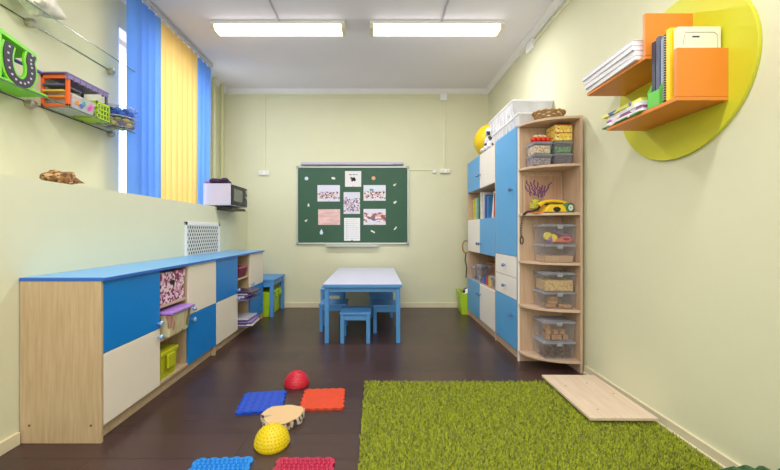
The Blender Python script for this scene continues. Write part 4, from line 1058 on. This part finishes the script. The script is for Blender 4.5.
def dome(label, loc, r, h, m, spikes, rot):
    t = thing('balance_dome', label, 'massage ball', loc, rot=rot, group='rubber balance domes')
    prof = [(r*.96,0),(r,.008)]+[(r*math.cos(PI/2*i/12), .008+(h-.008)*math.sin(PI/2*i/12)) for i in range(1,13)]
    MB().lathe(prof, 40).build('dome', m, t)
    s = MB()
    if spikes:
        rows = 9
        for j in range(rows):
            th = PI/2*(j+.35)/rows; rr = r*math.cos(th); zz = .008+(h-.008)*math.sin(th); n_ = max(4, int(2*PI*rr/.0155))
            for k in range(n_):
                a = 2*PI*(k+.5*(j%2))/n_; s.ball((rr*math.cos(a), rr*math.sin(a), zz), .0042, 6, 4)
    else:
        for j in range(8):
            th = PI/2*(j+.3)/8.5; rr = r*math.cos(th); zz = .008+(h-.008)*math.sin(th)
            s.tube([(rr*math.cos(a), rr*math.sin(a), zz) for a in [2*PI*k/40 for k in range(40)]], .0024, 5, True)
    s.build('nubs' if spikes else 'ridges', m, t)
    return t
dome('red ridged rubber dome on the floor behind the puzzle mats', (-.516, 2.275, 0), .078, .088, mat('red rubber', (200,30,54), .4, var=.04), False, (0,0,0))
dome('yellow nubbly rubber dome on the floor in front of the log slice', (-.487, 1.64, 0), .079, .09, mat('yellow rubber', (226,200,20), .4, var=.04), True, (0,0,0))
# log slice
lg = thing('log_slice', 'flat slice of a tree trunk with split notch on the floor', 'log slice', (-.493, 1.845, 0), .35)
m, nt, p, out = nodes_of('cut wood rings'); N_, L_ = nt.nodes, nt.links
tc = N_.new('ShaderNodeTexCoord'); wv = N_.new('ShaderNodeTexWave'); wv.wave_type = 'RINGS'; wv.rings_direction = 'Z'
wv.inputs['Scale'].default_value = 26; wv.inputs['Distortion'].default_value = 2.5; wv.inputs['Detail'].default_value = 3
cr = N_.new('ShaderNodeValToRGB'); cr.color_ramp.elements[0].color = lin((206,166,116)); cr.color_ramp.elements[1].color = lin((230,200,154))
L_.new(tc.outputs['Object'], wv.inputs['Vector']); L_.new(wv.outputs['Color'], cr.inputs['Fac']); L_.new(cr.outputs[0], p.inputs['Base Color']); p.inputs['Roughness'].default_value = .6
M_ring = m
ol = []
for i in range(64):
    a = 2*PI*i/64; r = .104+.006*math.sin(3*a+1)+.003*math.sin(7*a)
    da = abs((a-PI*.98+PI) % (2*PI)-PI)
    if da < .16: r *= .38+.6*(da/.16)
    ol.append((r*math.cos(a)*1.0, r*math.sin(a)*.92))
MB().prism(ol, .002, .037).build('cut_face', M_ring, lg, 0)
bk_ = MB(); n = 64
vs = []; fs = []
for i, (a, b) in enumerate(ol):
    k = 1.035+R.uniform(-.015,.02); vs += [(a*k, b*k, 0), (a*(k+.01), b*(k+.01), .018), (a*k, b*k, .035)]
for i in range(n):
    j = (i+1) % n
    for q in range(2): fs.append((i*3+q, j*3+q, j*3+q+1, i*3+q+1))
bk_.add(vs, fs, False).build('bark', speckle('birch bark', [(206,196,180),(90,70,56),(190,170,146),(60,48,40),(216,206,190)], 70, rough=.9, stretch=(1,1,.5)), lg, solid=.004)

# shaggy rug
rg = thing('shag_rug', 'bright lime green shaggy rug on the dark floor', 'rug', (0, 0, 0))
RX0, RX1, RYA, RYB = -.074, 1.425, .85, 2.262
m, nt, p, out = nodes_of('lime shag yarn'); N_, L_ = nt.nodes, nt.links
tc = N_.new('ShaderNodeTexCoord'); n1 = N_.new('ShaderNodeTexNoise'); n1.inputs['Scale'].default_value = 80; n1.inputs['Detail'].default_value = 5
cr = N_.new('ShaderNodeValToRGB'); cr.color_ramp.elements[0].position = .28; cr.color_ramp.elements[1].position = .7
cr.color_ramp.elements[0].color = lin((112,122,8)); cr.color_ramp.elements[1].color = lin((186,196,30))
L_.new(tc.outputs['Object'], n1.inputs['Vector']); L_.new(n1.outputs['Fac'], cr.inputs['Fac']); L_.new(cr.outputs[0], p.inputs['Base Color']); p.inputs['Roughness'].default_value = .9
p.inputs['Sheen Weight'].default_value = .3
M_rug = m
box('backing', M_rug, (RX0+.01,RX1-.01,RYA,RYB-.01,0.0,.014), rg, .003)
vs = []; fs = []
from mathutils import noise as mn
nx, ny = 290, 265
for j in range(ny):
    for i in range(nx):
        x = RX0+(RX1-RX0)*(i+R.random())/nx; y = RYA+(RYB-RYA)*(j+R.random())/ny
        q = mn.noise(Vector((x*70, y*70, 0))); q2 = mn.noise(Vector((x*45+50, y*45+9, 3)))
        ang = 2.2*q*PI+R.uniform(-.7,.7); ln = R.uniform(.022,.032)
        lean = .004+.006*abs(q2)+R.uniform(0,.007); hh = math.sqrt(max(ln*ln-lean*lean, 1e-5))*(.85+.3*q2)
        dx, dy = math.cos(ang), math.sin(ang); wd = R.uniform(.0013,.0021)
        wx, wy = -dy*wd, dx*wd
        z0 = .012
        o = len(vs)
        vs += [(x-wx,y-wy,z0),(x+wx,y+wy,z0),(x+dx*lean*.35-wx,y+dy*lean*.35-wy,z0+hh*.6),(x+dx*lean*.35+wx,y+dy*lean*.35+wy,z0+hh*.6),(x+dx*lean-wx*.5,y+dy*lean-wy*.5,z0+hh*.95),(x+dx*lean+wx*.5,y+dy*lean+wy*.5,z0+hh*.95)]
        fs += [(o,o+1,o+3,o+2),(o+2,o+3,o+5,o+4)]
pile = MB(); pile.v = vs; pile.f = fs; pile.s = [True]*len(fs)
pl = pile.build('pile', M_rug, rg, fix=False, kind='stuff')

# plank on the rug along the wall
pk = thing('wooden_board', 'pale wooden board lying on the rug edge beside the right wall', 'board', (1.252, 2.025, .044), -.012)
box('board', wood('whitewashed board', (214,190,166), (230,210,188), 'Y', 4), (-.171,.171,-.265,.265,0,.016), pk, .003)
for (x, y) in ((-.1,.1),(.12,.0),(-.08,-.18),(.05,.14)): MB().cyl((x,y,.0155),(x,y,.0166),.004,8).build('screw_hole', M_dark, pk)

# dark green pouf at the right edge
pf = thing('pouf', 'dark green knitted pouf at the bottom right corner', 'pouf', (1.185, .90, .03))
M_pf = mat('dark green knit', (64,104,62), .9, var=.35, scale=50, bump=.9, bscale=90)
pp = [(0,.0),(.2,.0),(.25,.04),(.272,.10),(.262,.165),(.21,.215),(.1,.235),(0,.238)]
MB().lathe(pp, 40).build('body', M_pf, pf)
kn = MB()
for k in range(28):
    a = 2*PI*k/28; kn.tube([((r+.003)*math.cos(a+z*1.2), (r+.003)*math.sin(a+z*1.2), z) for r, z in pp[2:-1]], .011, 6)
kn.build('knit_rib', M_pf, pf)

# ------------------------------------------------------------------ light
def area(name, loc, rot, sx, sy, e, col=(1,1,1)):
    l = bpy.data.lights.new(name, 'AREA'); l.shape = 'RECTANGLE'; l.size = sx; l.size_y = sy; l.energy = e; l.color = col
    o = bpy.data.objects.new(name, l); C.objects.link(o); o.location = loc; o.rotation_euler = rot
    return o
for x in (-.862, .535): area('tube_and_fill_area', (x, 3.13, H-.085), (0,0,0), 1.1, .12, 15, (1,.98,.98))
for x in (-.862, .535):
    for y in (1.0, -1.0): area('tube_and_fill_area', (x, y, H-.04), (0,0,0), 1.1, .14, 20, (1,.975,.97))  # unseen ceiling fill added to brighten the room, no fixtures modelled here
area('rear_fill_light', (-.2, RY0+.06, 1.7), (PI/2,0,0), 3.0, 1.6, 34, (.97,.98,1))  # added fill in front of the rear wall, which has no window
wd = bpy.data.worlds.new('daylight'); bpy.context.scene.world = wd; wd.use_nodes = True
bgn = wd.node_tree.nodes['Background']; bgn.inputs[0].default_value = (.86,.92,1,1); bgn.inputs[1].default_value = 4.5

# ------------------------------------------------------------------ camera
cd = bpy.data.cameras.new('camera'); cam = bpy.data.objects.new('camera', cd); C.objects.link(cam)
cam.location = (0, 0, 1); cam.rotation_euler = (PI/2, 0, 0)
cd.sensor_fit = 'HORIZONTAL'; cd.sensor_width = 36; cd.lens = 350/780*36
cd.shift_x = 14/780; cd.shift_y = -4/780; cd.clip_start = .02
sc = bpy.context.scene; sc.camera = cam
sc.view_settings.view_transform = 'Standard'; sc.view_settings.look = 'None'; sc.view_settings.exposure = 0; sc.view_settings.gamma = 1
sc.cycles.use_denoising = True; sc.cycles.max_bounces = 8; sc.cycles.diffuse_bounces = 4; sc.cycles.transparent_max_bounces = 24
sc.cycles.sample_clamp_indirect = 6
